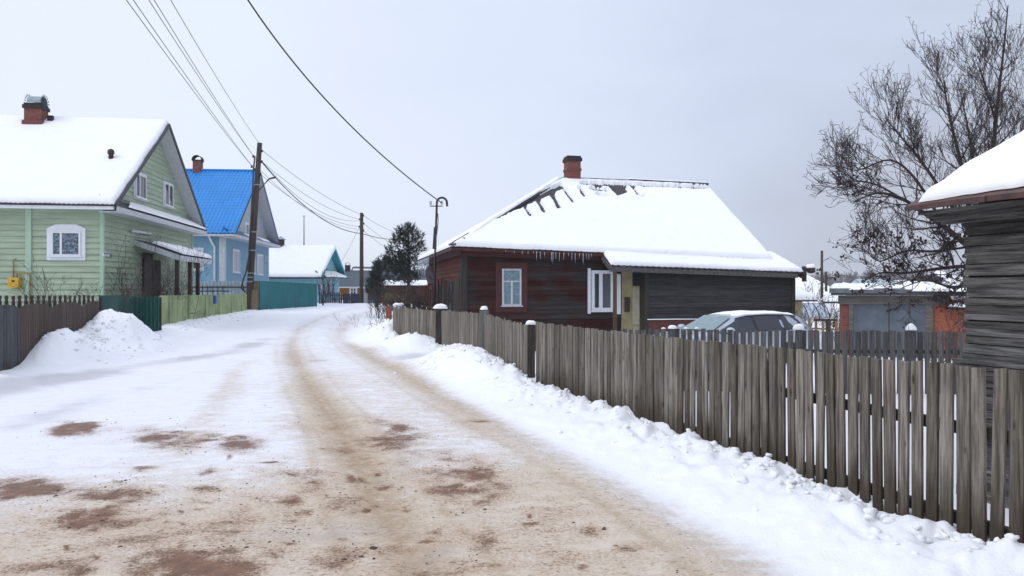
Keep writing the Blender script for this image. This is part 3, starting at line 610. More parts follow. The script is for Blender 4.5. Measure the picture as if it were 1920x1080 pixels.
# number plate: a pale plate with a dark blue end
a=G.hit(1,-.035,192,474); b=G.hit(1,-.035,208,482); m=MB(); bl=m_plain('enamel_blue',(.02,.03,.14),.3); xm=a[0]+(b[0]-a[0])*.72
m.box((a[0],-.07,b[2]),(xm,-.04,a[2])); pl=m.build('house_sign',WHITE,gh)
m=MB(); m.box((xm+.002,-.072,b[2]-.01),(b[0],-.04,a[2]+.01)); m.build('number_plate',bl,pl)
text_mesh('2',(a[2]-b[2])*1.25,WHITE,pl,'number',((xm+b[0])/2,-.074,(a[2]+b[2])/2),(R(90),0,0),.002)
m=MB(); zc=(a[2]+b[2])/2; L_=xm-a[0]
for k,(x0,x1) in enumerate(((.1,.35),(.38,.6),(.64,.9))): m.box((a[0]+L_*x0,-.073,zc+.01),(a[0]+L_*x1,-.07,zc+.055))
m.box((a[0]+L_*.35,-.073,zc-.055),(a[0]+L_*.62,-.07,zc-.025)); m.build('lettering',m_plain('sign_grey_ink',(.15,.18,.26),.5),pl)
m=MB(); a=G.hit(1,-.1,248,433); b=G.hit(1,-.1,282,438); m.tube([a,b],.06,8); m.build('tube_lamp',WHITE,gh,True)
# porch
px0,px1,pd=2.96,7.6,1.68; zw,zo=3.32,2.72
m=MB(); slab(m,[(px0,-pd,zo),(px1,-pd,zo),(px1,0,zw),(px0,0,zw)],.05); m.build('porch_roof',DKTRIM,gh)
m=MB(); m.beam((px0-.02,-pd,zo-.12),(px0-.02,0,zw-.12),.03,.2); m.beam((px0-.02,-pd-.02,zo-.12),(px1,-pd-.02,zo-.12),.03,.2); m.beam((px1,-pd,zo-.12),(px1,0,zw-.12),.03,.2); m.build('porch_fascia',OLDWHITE,gh)
snow_sheet('porch_snow',gh,[(px0+.25,-pd-.05,zo+.03),(px1+.02,-pd-.05,zo+.03),(px1+.02,-.35,zw-.10),(px0+.5,-.5,zw-.13)],.13,.15,.12,seed=12)
for x in (3.3,5.04,6.2):
    m=MB(); m.box((x-.07,-1.55,.3),(x+.07,-1.41,zo-.05)); m.build('porch_post',BROWND if x<4 else m_plain('maroon_post',(.06,.018,.015),.6),gh)
m=MB(); m.box((2.9,-1.55,.0),(6.3,-.02,.62)); m.build('porch_floor',POSTW,gh)
a=G.hit(1,-.03,268,478); m=MB(); m.box((a[0],-.07,.63),(a[0]+.95,-.005,2.75)); d=m.build('door',BROWND,gh)
m=MB(); m.box((a[0]-.08,-.09,.63),(a[0],-.005,2.8)); m.box((a[0]+.95,-.09,.63),(a[0]+1.03,-.005,2.8)); m.box((a[0]-.08,-.09,2.75),(a[0]+1.03,-.005,2.84)); m.build('door_frame',POSTW,d)
m=MB(); m.box((4.3,-.05,.63),(6.0,-.005,2.6)); m.build('porch_shade_panel',POSTW,gh)  # dark sheet on the wall, stands in for the shade under the porch
# ================================================================== BLUE HOUSE
B=Fr((-17.74,46.0),95.1,.3); bh=B.empty('house','light blue rendered house with a bright blue metal tile roof','house')
W2,L2,ez2,rz2,ov2=11.5,14,4.67,9.4,.8; s2=(rz2-ez2)/(W2/2+.4)
m=MB(); m.box((0,0,-.5),(W2,L2,ez2-.05)); m.build('wall',BLUEWALL,bh)
m=MB(); siding(m,fy,lambda z:(z-ez2)/s2-.3,lambda z:W2+.3-(z-ez2)/s2,ez2,rz2-.1,.22,.02); m.build('gable_wall',GREYSID,bh)
m=MB(); m.prism([(0,ez2),(W2,ez2),(W2/2,rz2-.2)],lambda a,b,d:(a,d,b),.02,L2); m.build('inner_wall',GREYSID,bh)
m=MB(); m.box((-.05,-.05,-.5),(.28,.0,ez2-.1)); m.box((-.05,0,-.5),(0,.28,ez2-.1)); m.build('corner_board',OLDWHITE,bh); m=MB(); m.box((W2-.1,-.05,-.5),(W2+.04,.0,ez2-.1)); m.build('corner_board',OLDWHITE,bh)
gable_roof(bh,W2,L2,ez2,rz2,ov2,.4,BLUEROOF,SOFFIT,DKTRIM,edge=.05)
m=MB(); corrugated(m,[(-.48,L2+.3,ez2+.03),(-.48,-ov2,ez2+.03),(W2/2,-ov2,rz2+.06),(W2/2,L2+.3,rz2+.06)],.24,.03,.01,step=.36,spw=6); m.build('roof_tiles',BLUEROOF,bh)
m=MB(); m.tube([(W2/2,-ov2,rz2+.08),(W2/2,L2+.3,rz2+.08)],.09,8); m.build('ridge_cap',BLUEROOF,bh,True)
m=MB(); zi=ez2+.45; slab(m,[(-.3,-ov2,ez2),(W2+.3,-ov2,ez2),(W2+.3,0,zi),(-.3,0,zi)],.05); m.build('pent_roof',m_plain('deep_blue_sheet',(.02,.075,.30),.35),bh)
m=MB(); m.box((-.45,-ov2-.04,ez2-.22),(W2+.4,-ov2-.005,ez2-.04)); m.box((-.45,-ov2-.005,ez2-.22),(W2+.4,0,ez2-.18)); m.box((-.53,-ov2,ez2-.16),(-.42,L2,ez2-.03)); m.build('fascia',OLDWHITE,bh)
for x0,x1 in ((3.2,4.9),(6.6,8.9)): snow_sheet('snow_patch',bh,[(x0,-ov2+.02,ez2+.02),(x1,-ov2+.02,ez2+.02),(x1-.5,-.4,ez2+.24),(x0-.3,-.35,ez2+.26)],.08,.2,.12,seed=int(x0*7))
for r in ((436,469,448.5,511),(471,476,477,513),(481.5,478,492,515)): win_px(bh,B,1,0,r,cols=(),glass=m_plain('drawn_blind',(.42,.44,.48),.5,var=.05) ,casing=OLDWHITE,cw=.08,fw=.08,name='window')
win_px(bh,B,1,0,(459.5,420,465,444),cols=(),casing=WHITE,cw=.1); win_px(bh,B,1,0,(476,424,480,445),cols=(),casing=WHITE,cw=.08)
win_px(bh,B,0,0,(361,468,378,505),cols=(.5,),rows=(.6,),casing=WHITE,cw=.12)
q=B.hit(0,-.12,397,440); q2=B.hit(0,-.12,402,455); m=MB(); m.tube([(-.4,q[1]+.1,ez2-.15),(-.25,q[1],ez2-.45),(-.1,q2[1],ez2-.8),(-.1,q2[1],0)],.06,8); m.build('downpipe',WHITE,bh,True)
q=B.hit(0,W2/2,371,318); ch=chimney(bh,W2/2,q[1],rz2-.5,B.hit(0,W2/2,371,303)[2],.62,.5,False); zt=B.hit(0,W2/2,371,303)[2]
m=MB(); x,y=W2/2,q[1]; m.box((x-.36,y-.3,zt),(x+.36,y+.3,zt+.08))
for i in range(8):
    a0,a1=math.pi*i/8,math.pi*(i+1)/8; r=.3
    m.hexa([(x-.3,y-r*math.cos(a0),zt+.08+r*math.sin(a0)*1.0),(x+.3,y-r*math.cos(a0),zt+.08+r*math.sin(a0)),(x+.3,y-r*math.cos(a1),zt+.08+r*math.sin(a1)),(x-.3,y-r*math.cos(a1),zt+.08+r*math.sin(a1))],
           [(x-.3,y-(r+.03)*math.cos(a0),zt+.08+(r+.03)*math.sin(a0)),(x+.3,y-(r+.03)*math.cos(a0),zt+.08+(r+.03)*math.sin(a0)),(x+.3,y-(r+.03)*math.cos(a1),zt+.08+(r+.03)*math.sin(a1)),(x-.3,y-(r+.03)*math.cos(a1),zt+.08+(r+.03)*math.sin(a1))])
m.build('chimney_cowl',SOOT,ch)
q=B.hit(1,-.03,498.5,485); m=MB(); n=16; m.lathe([(.23,0),(.23,.02)],(0,0,0),n); o=m.build('number_sign',WHITE,bh); o.location=(q[0],-.03,q[2]); o.rotation_euler=(R(90),0,0)
m=MB(); m.lathe([(.19,0),(.19,.006)],(0,0,.02),n); m.build('sign_disc',bl,o)
t=text_mesh('9',.3,WHITE,o,'number',(0,0,.03),(0,0,0),.003)
m=MB(); m.box((-.2,-.36,0),(.2,-.27,.02)); m.build('sign_strip',bl,o)
# ================================================================== TURQUOISE HOUSE
T=Fr((-16.25,62),84,.2); th=T.empty('house','long turquoise house with wide snowy roof and small steep gable','house')
TUR=m_plain('turquoise_boards',(.26,.52,.58),.6); TURD=m_plain('turquoise_trim',(.03,.33,.42),.5); TBL=m_plain('blue_shutter',(.02,.09,.26),.5)
W3,L3,ez3,rz3=5.6,16,2.35,4.95; s3=(rz3-ez3)/(W3/2+.4)
m=MB(); m.box((0,0,-.6),(W3,L3,ez3-.02)); m.build('wall',TUR,th)
m=MB(); m.prism([(-.1,ez3),(W3+.1,ez3),(W3/2,rz3-.15)],lambda a,b,d:(a,d,b),-.01,.2); m.build('gable_wall',TUR,th)
gable_roof(th,W3,L3,ez3,rz3,.6,.4,SLATE,TURD,TURD,edge=.12)
snow_sheet('snow_cover',th,[(-.42,L3+.3,ez3),(-.42,-.6,ez3),(W3/2,-.75,rz3+.03),(W3/2,L3+.3,rz3+.03)],.22,.2,.35,seed=21,edges=(1,1,0,0),lump=.1)
m=MB(); m.box((-.45,-.9,ez3-.14),(-.40,L3+.3,ez3-.02)); m.build('eave_board',DKTRIM,th)
m=MB(); slab(m,[(-.3,-.85,ez3),(W3+.2,-.85,ez3),(W3+.2,0,ez3+.55),(-.3,0,ez3+.55)],.06); m.build('pent_roof',DKTRIM,th)
snow_sheet('snow_on_pent_roof',th,[(.0,-.85,ez3+.02),(W3-.3,-.85,ez3+.02),(W3-1.5,-.1,ez3+.5),(.4,-.1,ez3+.5)],.14,.2,.3,seed=24)
for r in ((597.5,533,600.5,552),(605,533,608.5,552),(615,533,618,552),(622.5,533,626.5,552)):
    a=T.hit(1,-.03,r[0],r[1]); b=T.hit(1,-.03,r[2],r[3]); m=MB(); m.box((a[0],-.06,b[2]),(b[0],-.0,a[2])); m.build('shutter',TBL,th)
for r in ((601.3,534,604.2,551),(618.6,534,621.8,551)): win_px(th,T,1,-.0,r,cols=(.5,),casing=WHITE,cw=.05)
q=T.hit(1,-.02,611,498); m=MB(); m.box((q[0]-.3,-.05,q[2]-.5),(q[0]+.3,0,q[2]+.5)); m.build('gable_window',TBL,th)
q=T.hit(0,W3/2,526,458); ch=chimney(th,W3/2,q[1],rz3-.4,T.hit(0,W3/2,526,449)[2],.55,.5,False,None,SOOT); z=T.hit(0,W3/2,526,449)[2]
m=MB(); m.add([(W3/2-.4,q[1]-.4,z),(W3/2+.4,q[1]-.4,z),(W3/2+.4,q[1]+.4,z),(W3/2-.4,q[1]+.4,z),(W3/2,q[1],z+.3)],[(0,1,4),(1,2,4),(2,3,4),(3,0,4),(3,2,1,0)]); m.build('chimney_cap',ZINC,ch)
q=T.hit(0,W3/2,570,461); t_=T.hit(0,W3/2,570,405); m=MB(); m.tube([(q[0],q[1],q[2]-.3),(q[0],q[1],t_[2])],[.05,.03],6); m.beam((q[0]-.05,q[1]-.15,t_[2]),(q[0]-.05,q[1]+.15,t_[2]),.03,.03); m.build('antenna_mast',DKMETAL,th)
# ================================================================== ORANGE-BROWN HOUSE
O=Fr((P(636,540,74).x,74),4,-.3); oh=O.empty('house','low orange wooden house with a plain grey roof and white framed window','house')
ORW=m_wood('orange_boards',(.36,.16,.05),(.25,.10,.03),'x',.7,.1)
m=MB(); siding(m,fy,0,6.2,-.3,2.1,.2,.02); m.build('wall',ORW,oh); m=MB(); m.box((.01,.01,-.3),(6.2,6,2.1)); m.build('inner_wall',ORW,oh)
m=MB(); slab(m,[(-.8,-.5,2.05),(6.9,-.5,2.05),(6.9,3,3.78),(-.8,3,3.78)],.06); slab(m,[(6.9,6.5,2.05),(-.8,6.5,2.05),(-.8,3.001,3.78),(6.9,3.001,3.78)],.06); m.build('roof',m_plain('grey_sheet_roof',(.085,.105,.125),.95,var=.1,sc_=.8),oh)
m=MB(); m.box((-.8,-.53,1.95),(6.9,-.5,2.07)); m.build('eave_board',OLDWHITE,oh)
win_px(oh,O,1,0,(657,540,668,553),cols=(.5,),rows=(.55,),casing=WHITE,cw=.10,fw=.07)
chimney(oh,O.hit(1,3,652,500)[0],3,3.2,O.hit(1,3,652,497)[2],.5,.5,False,'vault',SOOT)
# overhead gas pipe
m=MB(); a=P(659,512,92); m.tube([P(657,560,92),P(658,512,92),P(662,501.5,92),P(720,502.5,92),P(760,503,92),P(760,560,92)],.13,8); o=m.build('gas_pipe_arch',m_plain('grey_pipe',(.12,.11,.12),.5),None,True); tag(o,'thin dark overhead pipe arch rising behind the grey roofed orange house','pipe')
# ================================================================== BROWN SHED behind pine
S=Fr((P(722,540,58).x,58),6,-.1); sh=S.empty('shed','low brown shed with snow on its roof seen under the dark pine','shed')
BRW=m_wood('brown_shed_boards',(.115,.05,.03),(.07,.03,.02),'z',.7,.2)
m=MB(); m.box((0,0,0),(4.2,4,2.0)); m.build('wall',BRW,sh); m=MB(); slab(m,[(-.3,-.3,1.95),(4.5,-.3,1.95),(4.5,4.3,2.3),(-.3,4.3,2.3)],.06); m.build('roof',DKTRIM,sh)
snow_sheet('snow_cover',sh,[(-.3,-.3,1.95),(4.5,-.3,1.95),(4.5,4.3,2.3),(-.3,4.3,2.3)],.12,.2,.3,seed=44)
S=Fr((P(757,540,62).x,62),-8,-.1); sh=S.empty('house','small orange brown house with dark grey roof left of the icicles','house')
m=MB(); m.box((0,0,0),(5.5,5,1.75)); m.prism([(0,1.75),(5,1.75),(2.5,3.2)],lambda a,b,d:(d,a,b),.0,5.5); m.build('wall',ORW,sh)
m=MB(); slab(m,[(-.3,-.4,1.65),(5.8,-.4,1.65),(5.8,2.5,3.35),(-.3,2.5,3.35)],.06); slab(m,[(5.8,5.4,1.65),(-.3,5.4,1.65),(-.3,2.501,3.35),(5.8,2.501,3.35)],.06); m.build('roof',m_plain('dark_sheet_roof',(.06,.065,.075),.6),sh)
m=MB(); m.box((-.3,-.42,1.55),(5.8,-.4,1.68)); m.build('eave_board',OLDWHITE,sh)
# ================================================================== RED HOUSE
Z0=-.4; D=Fr((-1.58,24),12.0,Z0); rh=D.empty('house','old dark red wooden house with peeling boards, hipped snowy roof and icicles','house')
rr2=random.Random(3)
m=MB(); siding(m,fy,0,6.3,-.2,3.12,.155,.02,.003,rr2); m.build('front_wall',REDW,rh)
m=MB(); siding(m,lambda a,o,z:(-o,11-a,z),0,11,-.2,3.3,.155,.02,.003,rr2); m.build('side_wall',REDWY,rh)
m=MB(); siding(m,lambda a,o,z:(a,-.6-o,z),6.0,11.4,1.03,2.62,.19,.02,.004,rr2); m.build('annex_wall',DKBOARD,rh)
m=MB(); m.box((.015,.015,-.3),(11.3,11,3.1)); m.box((6.0,-.585,-.3),(11.385,.01,2.60)); m.prism([(0,2.9),(11,2.9),(6,6.1)],lambda a,b,d:(d,a,b),11.0,11.3); m.build('inner_wall',POSTW,rh)
m=MB(); m.box((6.03,-.66,-.3),(11.4,-.605,.98)); m.build('plinth',m_plain('rusty_plinth',(.13,.04,.028),.8,var=.25,sc_=3),rh)
snow_sheet('plinth_snow',rh,[(6.05,-.70,.99),(9.4,-.70,.99),(9.4,-.62,.99),(6.05,-.62,.99)],.03,.03,.15,seed=3)
m=MB()
m.box((-.06,-.06,-.3),(.14,.0,3.1)); m.box((-.06,0,-.3),(-.0,.12,3.1)); m.build('corner_board',POSTW,rh)
for xa,xb in ((5.95,6.09),(11.33,11.46)): m=MB(); m.box((xa,-.665,.0),(xb,-.606,2.58)); m.build('annex_corner_board',POSTW,rh)
m=MB(); m.box((-.07,10.7,-.3),(.0,11.05,3.1)); m.build('side_corner_board',m_plain('bright_red_board',(.17,.035,.022),.7),rh)
# soffit and frieze
m=MB(); m.beam((-.05,-.13,3.16),(4.7,-.13,3.04),.06,.16); m.beam((-.13,-.3,3.18),(-.13,12,3.2),.06,.16); m.build('frieze_board',REDTRIM,rh)
zA0,zA1=2.96-Z0,2.63-Z0
A0=Vector((-.42,-.42,zA0)); A1=Vector((10.75,-.42,zA1)); B0=Vector((5.05,6,6.12-Z0)); B1=Vector((11.45,6,6.05-Z0)); A3=Vector((-.42,12.2,2.98-Z0)); A2=Vector((11.6,12.2,2.8-Z0))
m=MB(); m.hexa([A0+Vector((.02,.02,-.12)),A1+Vector((0,.02,-.12)),B1-Vector((0,0,.12)),B0-Vector((0,0,.12))],[A0-Vector((0,0,.03)),A1-Vector((0,0,.03)),B1-Vector((0,0,.03)),B0-Vector((0,0,.03))])
slab(m,[A3-Vector((0,0,.03)),A0-Vector((0,0,.03)),B0-Vector((0,0,.03))],.09); slab(m,[A2,A3,B0,B1],.09); m.build('roof',REDTRIM,rh)
m=MB(); corrugated(m,[A0,A1,B1,B0],.2,.022,.012,24); corrugated(m,[A3,A0,B0,B0+Vector((0,.01,0))],.2,.022,.012,8); m.build('roof_sheets',SLATE,rh,True)
m=MB(); m.beam(B0+Vector((-.05,-.03,.06)),B1+Vector((.03,-.03,.06)),.34,.09); m.beam(A0+Vector((0,0,.05)),B0+Vector((0,0,.06)),.22,.05); m.build('ridge_cap',DKTRIM,rh)
SEG=[((980,386),(995,406),3.2),((1008,378),(1020,399),3.2),((1032,361),(1048,391),3.4),((1060,361),(1075,382),2.6),((1087,356),(1096,370),2.2),((925,413),(985,386),3.6),((985,384),(1050,353),5.2),
 ((1109,356.5),(1136,360),2.6),((1120,366),(1138,371),1.8),((1186,354),(1196,366),1.8),((1200,369),(1207,371),1.6),((1167,349),(1240,352),2.3),((1240,352),(1328,355),2.2),((1092,347),(1136,349),2.8),((870,452),(872,453),1.2),((1251,478.5),(1275,482),1.3)]
POLY=[(1132,344),(1168,346),(1179,364),(1158,371)]
def hole(Pt):
    Wx=D.c.x+Pt[...,0]*D.ca-Pt[...,1]*D.sa; Wy=D.c.y+Pt[...,0]*D.sa+Pt[...,1]*D.ca; Wz=Pt[...,2]+Z0+.04
    X=960+FX*Wx/Wy; Y=540-FX*(Wz-EYE)/Wy; h=np.zeros(X.shape); jit=fbm(X*.16,Y*.16,3,2)*1.9
    for (ax,ay),(bx,by),r in SEG:
        dx,dy=bx-ax,by-ay; t=np.clip(((X-ax)*dx+(Y-ay)*dy)/(dx*dx+dy*dy),0,1); d=np.hypot(X-ax-t*dx,(Y-ay-t*dy))+jit
        h=np.maximum(h,np.clip((r+1.9-d)/1.8,0,1)*.34)
    ins=np.ones(X.shape,bool); dd=np.full(X.shape,1e9)
    for i in range(4):
        ax,ay=POLY[i]; bx,by=POLY[(i+1)%4]; nx,ny=-(by-ay),(bx-ax); L=math.hypot(nx,ny); dd=np.minimum(dd,((X-ax)*nx+(Y-ay)*ny)/L)
    h=np.maximum(h,np.clip((dd+jit*.6+1)/1.6,0,1)*.3)
    return h
snow_sheet('snow_cover',rh,[A0,A1,B1,B0],.17,.15,.05,seed=31,hole=hole,edges=(1,1,1,1),lump=.14,wav=.04)
snow_sheet('hip_snow',rh,[A3,A0,B0,B0+Vector((0,.02,0))],.13,.15,.2,seed=33,edges=(1,0,0,0),lump=.2)
snow_sheet('ridge_snow',rh,[B0+Vector((2.9,-.10,.11)),B1+Vector((0,-.10,.11)),B1+Vector((0,.12,.11)),B0+Vector((2.9,.12,.11))],.05,.06,.1,seed=35,lump=.4)
snow_sheet('hip_ridge_snow',rh,[A0+Vector((.8,.65,.47)),B0+Vector((-.15,-.2,.04)),B0+Vector((-.3,0,.06)),A0+Vector((.6,.85,.47))],.08,.07,.09,seed=36,lump=.6)
# annex roof: a lower sheet running on from the main eave
C0=Vector((4.66,-1.02,2.36-Z0)); C1=Vector((11.55,-1.02,2.17-Z0)); E1=Vector((11.2,.1,2.72-Z0)); E0=Vector((4.6,-.30,2.80-Z0))
m=MB(); corrugated(m,[C0,C1,E1,E0],.2,.03,.012,5); m.build('annex_roof',SLATE,rh,True)
snow_sheet('annex_snow',rh,[C0+Vector((0,.03,.02)),C1+Vector((0,.03,.02)),E1+Vector((0,.2,.12)),E0+Vector((0,.12,.10))],.12,.12,.08,seed=38,edges=(1,1,0,1),lump=.2,wav=.03)
m=MB(); m.beam(C0+Vector((.03,.05,-.10)),C1+Vector((-.2,.05,-.10)),.05,.15); m.beam(C0+Vector((.0,0,-.12)),E0+Vector((0,0,-.14)),.05,.16); m.box((5.4,-.98,2.62),(11.45,-.6,2.585)); m.build('eave_board',BARNW,rh)
m=MB(); m.beam(C1+Vector((.0,0,-.12)),E1+Vector((0,0,-.16)),.05,.2); m.build('verge_board',REDTRIM,rh)
# windows, doors, porch pieces
win_px(rh,D,1,0,(941,504,977,573),frame=OLDWHITE,glass=PALEGL,cols=(.5,),rows=(.66,),ctop=.66,casing=REDTRIM,cw=.2,fw=.055,label='old white casement window in a red surround')
win_px(rh,D,1,0,(1108,507,1150,583),cols=(.42,),casing=WHITE,cw=.0,fw=.11,name='window',label='newer white window under the porch roof')
q0=D.hit(1,-.06,1104.5,503); q1=D.hit(1,-.06,1104.5,588); q2=D.hit(1,-.06,1158,514); q3=D.hit(1,-.06,1158,589)
m=MB(); m.box((q0[0]-.04,-.09,q1[2]),(q0[0]+.05,-.0,q0[2])); m.box((q2[0]-.04,-.12,q3[2]),(q2[0]+.09,-.0,q2[2])); m.build('window_side_board',WHITE,rh)
q=D.hit(1,-.9,1153,500); m=MB(); m.box((q[0]-.05,-.95,-.2),(q[0]+.05,-.85,2.62)); m.build('porch_post',m_wood('porch_post_wood',(.13,.085,.06),(.07,.05,.035),'z',1,.1),rh)
a=D.hit(1,-.02,1165,510); b=D.hit(1,-.02,1207,510)
m=MB(); m.box((a[0],-.045,-.3),(a[0]+(b[0]-a[0])*.43,-.0,2.8)); m.build('yellow_panel',YELLOWDOOR,rh)
m=MB(); dx0=a[0]+(b[0]-a[0])*.47; dx1=b[0]-.08; m.box((dx0,-.06,-.3),(dx1,-.0,2.05)); dr=m.build('door',m_plain('pale_door',(.58,.54,.40),.6),rh)
m=MB(); m.box((dx0-.04,-.075,-.3),(dx0,.0,2.7)); m.box((dx1,-.075,-.3),(dx1+.07,0,2.7)); m.box((dx0,-.075,2.05),(dx1,0,2.12)); m.box((dx0,-.07,.75),(dx1,-.061,.83)); m.build('door_frame',YELLOWDOOR,dr)
m=MB(); m.box((dx0,-.04,2.121),(dx1,-.01,2.65)); m.build('door_transom',GLASS,dr)
m=MB(); m.box((a[0]+.1,-.12,1.25),(a[0]+.27,-.05,1.75)); m.build('letter_box',BROWND,rh)
m=MB(); m.beam((a[0]-.1,-.4,-.3),(a[0]+.05,-.1,1.1),.04,.04); m.build('leaning_stick',m_plain('stick_wood',(.3,.24,.17),.8),rh)
# side wall garden props: dark glazed strips between red uprights
for i in range(5):
    y0=.7+i*1.75; m=MB(); m.box((-.03,y0,.2),(-.005,y0+1.1,2.35-.06*i)); m.build('dark_window_strip',GLASS if i%2 else POSTW,rh)
m=MB(); m.beam((-.35,.3,1.25),(-.35,10,1.25),.04,.04); 
for i in range(10): m.beam((-.35,.3+i*1.0,-.3),(-.3,.3+i*1.0,1.9+.5*rr2.random()),.05,.05)
m.build('trellis',POSTW,rh)
# satellite dish
m=MB(); q=D.hit(0,-.55,803,518)
prof=[(.02,0),(.15,.01),(.28,.04),(.38,.08),(.385,.085),(.28,.05),(.15,.02)]; m.lathe(prof,(0,0,0),20); o=m.build('satellite_dish',OLDWHITE,rh,True); o.location=q; o.rotation_euler=(R(80),0,R(55))
m=MB(); m.tube([(0,0,0),(0,-.3,.35)],.015,5); m.tube([(0,0,0),(0,.1,-.45)],.02,5); m.build('dish_arm',DKMETAL,o)
# icicles
pts=[]
for px_,L in ((948,.1),(964,.18),(979,.22),(990,.2),(1000,.12),(1006,.5),(1013,.42),(1021,.3),(1034,.55),(1037,.62),(1042,.4),(1049,.5),(1057,.42),(1066,.22),(1072,.4),(1078,.55),(1086,.3),(1093,.62),(1099,.3),(1104,.35),(1109,.22)):
    q=D.hit(1,-.42,px_,470); z=zA0+(zA1-zA0)*(q[0]+.42)/11.17-.05; pts.append(((q[0],-.43,z),L*.62))
for i in range(16): y=6.6+i*.34; pts.append(((-.44,y,3.32),.35+.6*rr2.random()))
icicles(rh,pts,rr2,ICE)
for px_,L in ((1262,.1),(1342,.12),(1354,.16)): pass
q=D.hit(1,6,1073,340); chx=q[0]
ch=chimney(rh,chx,6,B0.z-.3,D.hit(1,6,1073,294)[2],.56,.56,True,None)
m=MB(); z=D.hit(1,6,1073,322)[2]; m.box((chx-.31,5.69,z),(chx+.31,6.31,z+.1)); m.build('chimney_band',BRICK,ch)
# floodlight on the eave corner
q=C1+Vector((.08,.1,.12)); m=MB(); m.box((q.x-.06,q.y-.05,q.z-.42),(q.x+.06,q.y+.05,q.z+.1)); o=m.build('lamp_bracket',POSTW,rh)
m=MB(); m.lathe([(.02,-.14),(.11,-.12),(.15,-.02),(.15,.03),(.13,.06)],(q.x+.22,q.y-.05,q.z+.0),12); m.build('round_lamp',DKMETAL,rh,True)
m=MB(); blob_mesh(m,(q.x+.2,q.y-.05,q.z+.06),.16,.16,.13,3); m.build('lamp_snow',SNOW,rh,True)
# ================================================================== BARN on the right
K=Fr((4.575,7.47),18.4,-.35); ba=K.empty('barn','weathered grey plank barn cut by the right edge, snow on its eave','barn')
rr3=random.Random(9); m=MB(); z=-.3
while z<2.62:
    hgt=rr3.uniform(.06,.11); o_=rr3.uniform(.0,.012); t0=rr3.uniform(-.01,.01)
    y0=.03+rr3.uniform(-.02,.03)+(.05 if z<1.15 else 0)
    zz=z; m.hexa([(-.02-o_,-7,zz),(-.02-o_,y0,zz+t0),(.02,y0,zz+t0),(.02,-7,zz)],[(-.012-o_*.6,-7,zz+hgt-.003),(-.012-o_*.6,y0,zz+hgt-.003+t0),(.02,y0,zz+hgt-.003+t0),(.02,-7,zz+hgt-.003)]); z+=hgt
m.build('wall',BARNW,ba)
m=MB(); siding(m,lambda a,o,z:(5.2-a,o,z),0,5.2,-.3,2.8,.14,.02); m.build('end_wall',BARNW,ba)
m=MB(); m.box((.025,-7,-.3),(5.2,-.0,2.8)); m.prism([(.02,2.8),(5.2,2.8),(2.6,4.2)],lambda a,b,d:(a,d,b),-.0,-7); m.build('inner_wall',POSTW,ba)
m=MB()
for i in range(3): m.box((-.04-.02*i,-7,1.15+.05*i),(-.02,.12+.03*(i%2),1.19+.05*i))
m.box((-.06,-7,-.1),(-.02,.10,.02)); m.build('belt_board',BARNW,ba)
ze=2.51+.35; zr=ze+3.0*.51
m=MB(); slab(m,[(-.42,-7.3,ze),(-.42,.28,ze),(2.6,.28,zr),(2.6,-7.3,zr)][::-1],.07); slab(m,[(5.6,.28,ze),(5.6,-7.3,ze),(2.6,-7.3,zr-.001),(2.6,.28,zr-.001)][::-1],.07); m.build('roof',BARNW,ba)
RUST=m_plain('rusty_roof_sheet',(.10,.045,.04),.6,var=.3,sc_=6)
m=MB(); rb=random.Random(4); y1=.33
while y1>-7:
    wd_=rb.uniform(.7,1.5); y0=y1-wd_; dz=rb.uniform(-.012,.02); ov_=rb.uniform(.44,.52); nn_=5
    for k_ in range(nn_):
        ya=y1-(wd_*k_/nn_); yb_=y1-(wd_*(k_+1)/nn_); oa=ov_+.01*math.sin(k_*1.3+y1*3); ob=ov_+.01*math.sin((k_+1)*1.3+y1*3); za=ze+dz-(oa-.42)*.5; zb_=ze+dz-(ob-.42)*.5
        m.hexa([(-ob,yb_,zb_-.04),(-oa,ya,za-.04),(.5,ya,ze+.46+dz),(.5,yb_,ze+.46+dz)],[(-ob,yb_,zb_+.012),(-oa,ya,za+.012),(.5,ya,ze+.48+dz),(.5,yb_,ze+.48+dz)])
    y1=y0+.03
m.build('eave_sheet',RUST,ba)
snow_sheet('snow_cover',ba,[(-.43,-7.2,ze+.03),(-.38,.22,ze+.02),(2.6,.24,zr+.04),(2.6,-7.2,zr+.04)],.11,.12,.05,seed=51,edges=(1,1,0,0),lump=.35,wav=.12)
m=MB()
for i in range(4): m.box((-.40+i*.1,-7.2,ze-.12-.03*i),(-.33+i*.1,.24,ze-.085-.02*i))
m.build('eave_planks',BARNW,ba)
# ================================================================== GARAGE
q=P(1578,620,23.0); Ga=Fr((q.x,23.0),-23,-.5); ga=Ga.empty('garage','low brick garage with grey blue metal double doors and snow on its flat roof','garage')
m=MB(); wr=3.45; m.box((0,0,-.2),(wr,3.5,1.75)); m.build('wall',ORBRICK,ga)
m=MB(); m.box((-.02,-.03,-.2),(.2,-.002,1.7)); m.build('wall_pier',BRICK,ga); m=MB(); m.box((-.02,.0,-.2),(-.002,3.5,1.74)); m.build('side_wall_facing',BRICK,ga)
DOOR=m_plain('grey_blue_steel_door',(.115,.14,.17),.55,.1,var=.22,sc_=1.6)
for x0,x1 in ((.33,1.29),(1.31,2.26)):
    m=MB(); m.box((x0,-.07,-.1),(x1,-.003,1.66)); m.box((x0+.02,-.085,.0),(x0+.08,-.07,1.6)); m.box((x1-.3,-.085,.0),(x1-.26,-.07,1.6)); d=m.build('door',DOOR,ga)
    m=MB(); m.box((x1-.1 if x0<1 else x0+.02,-.12,.55),(x1-.02 if x0<1 else x0+.1,-.07,.8)); m.build('door_latch',DKMETAL,d)
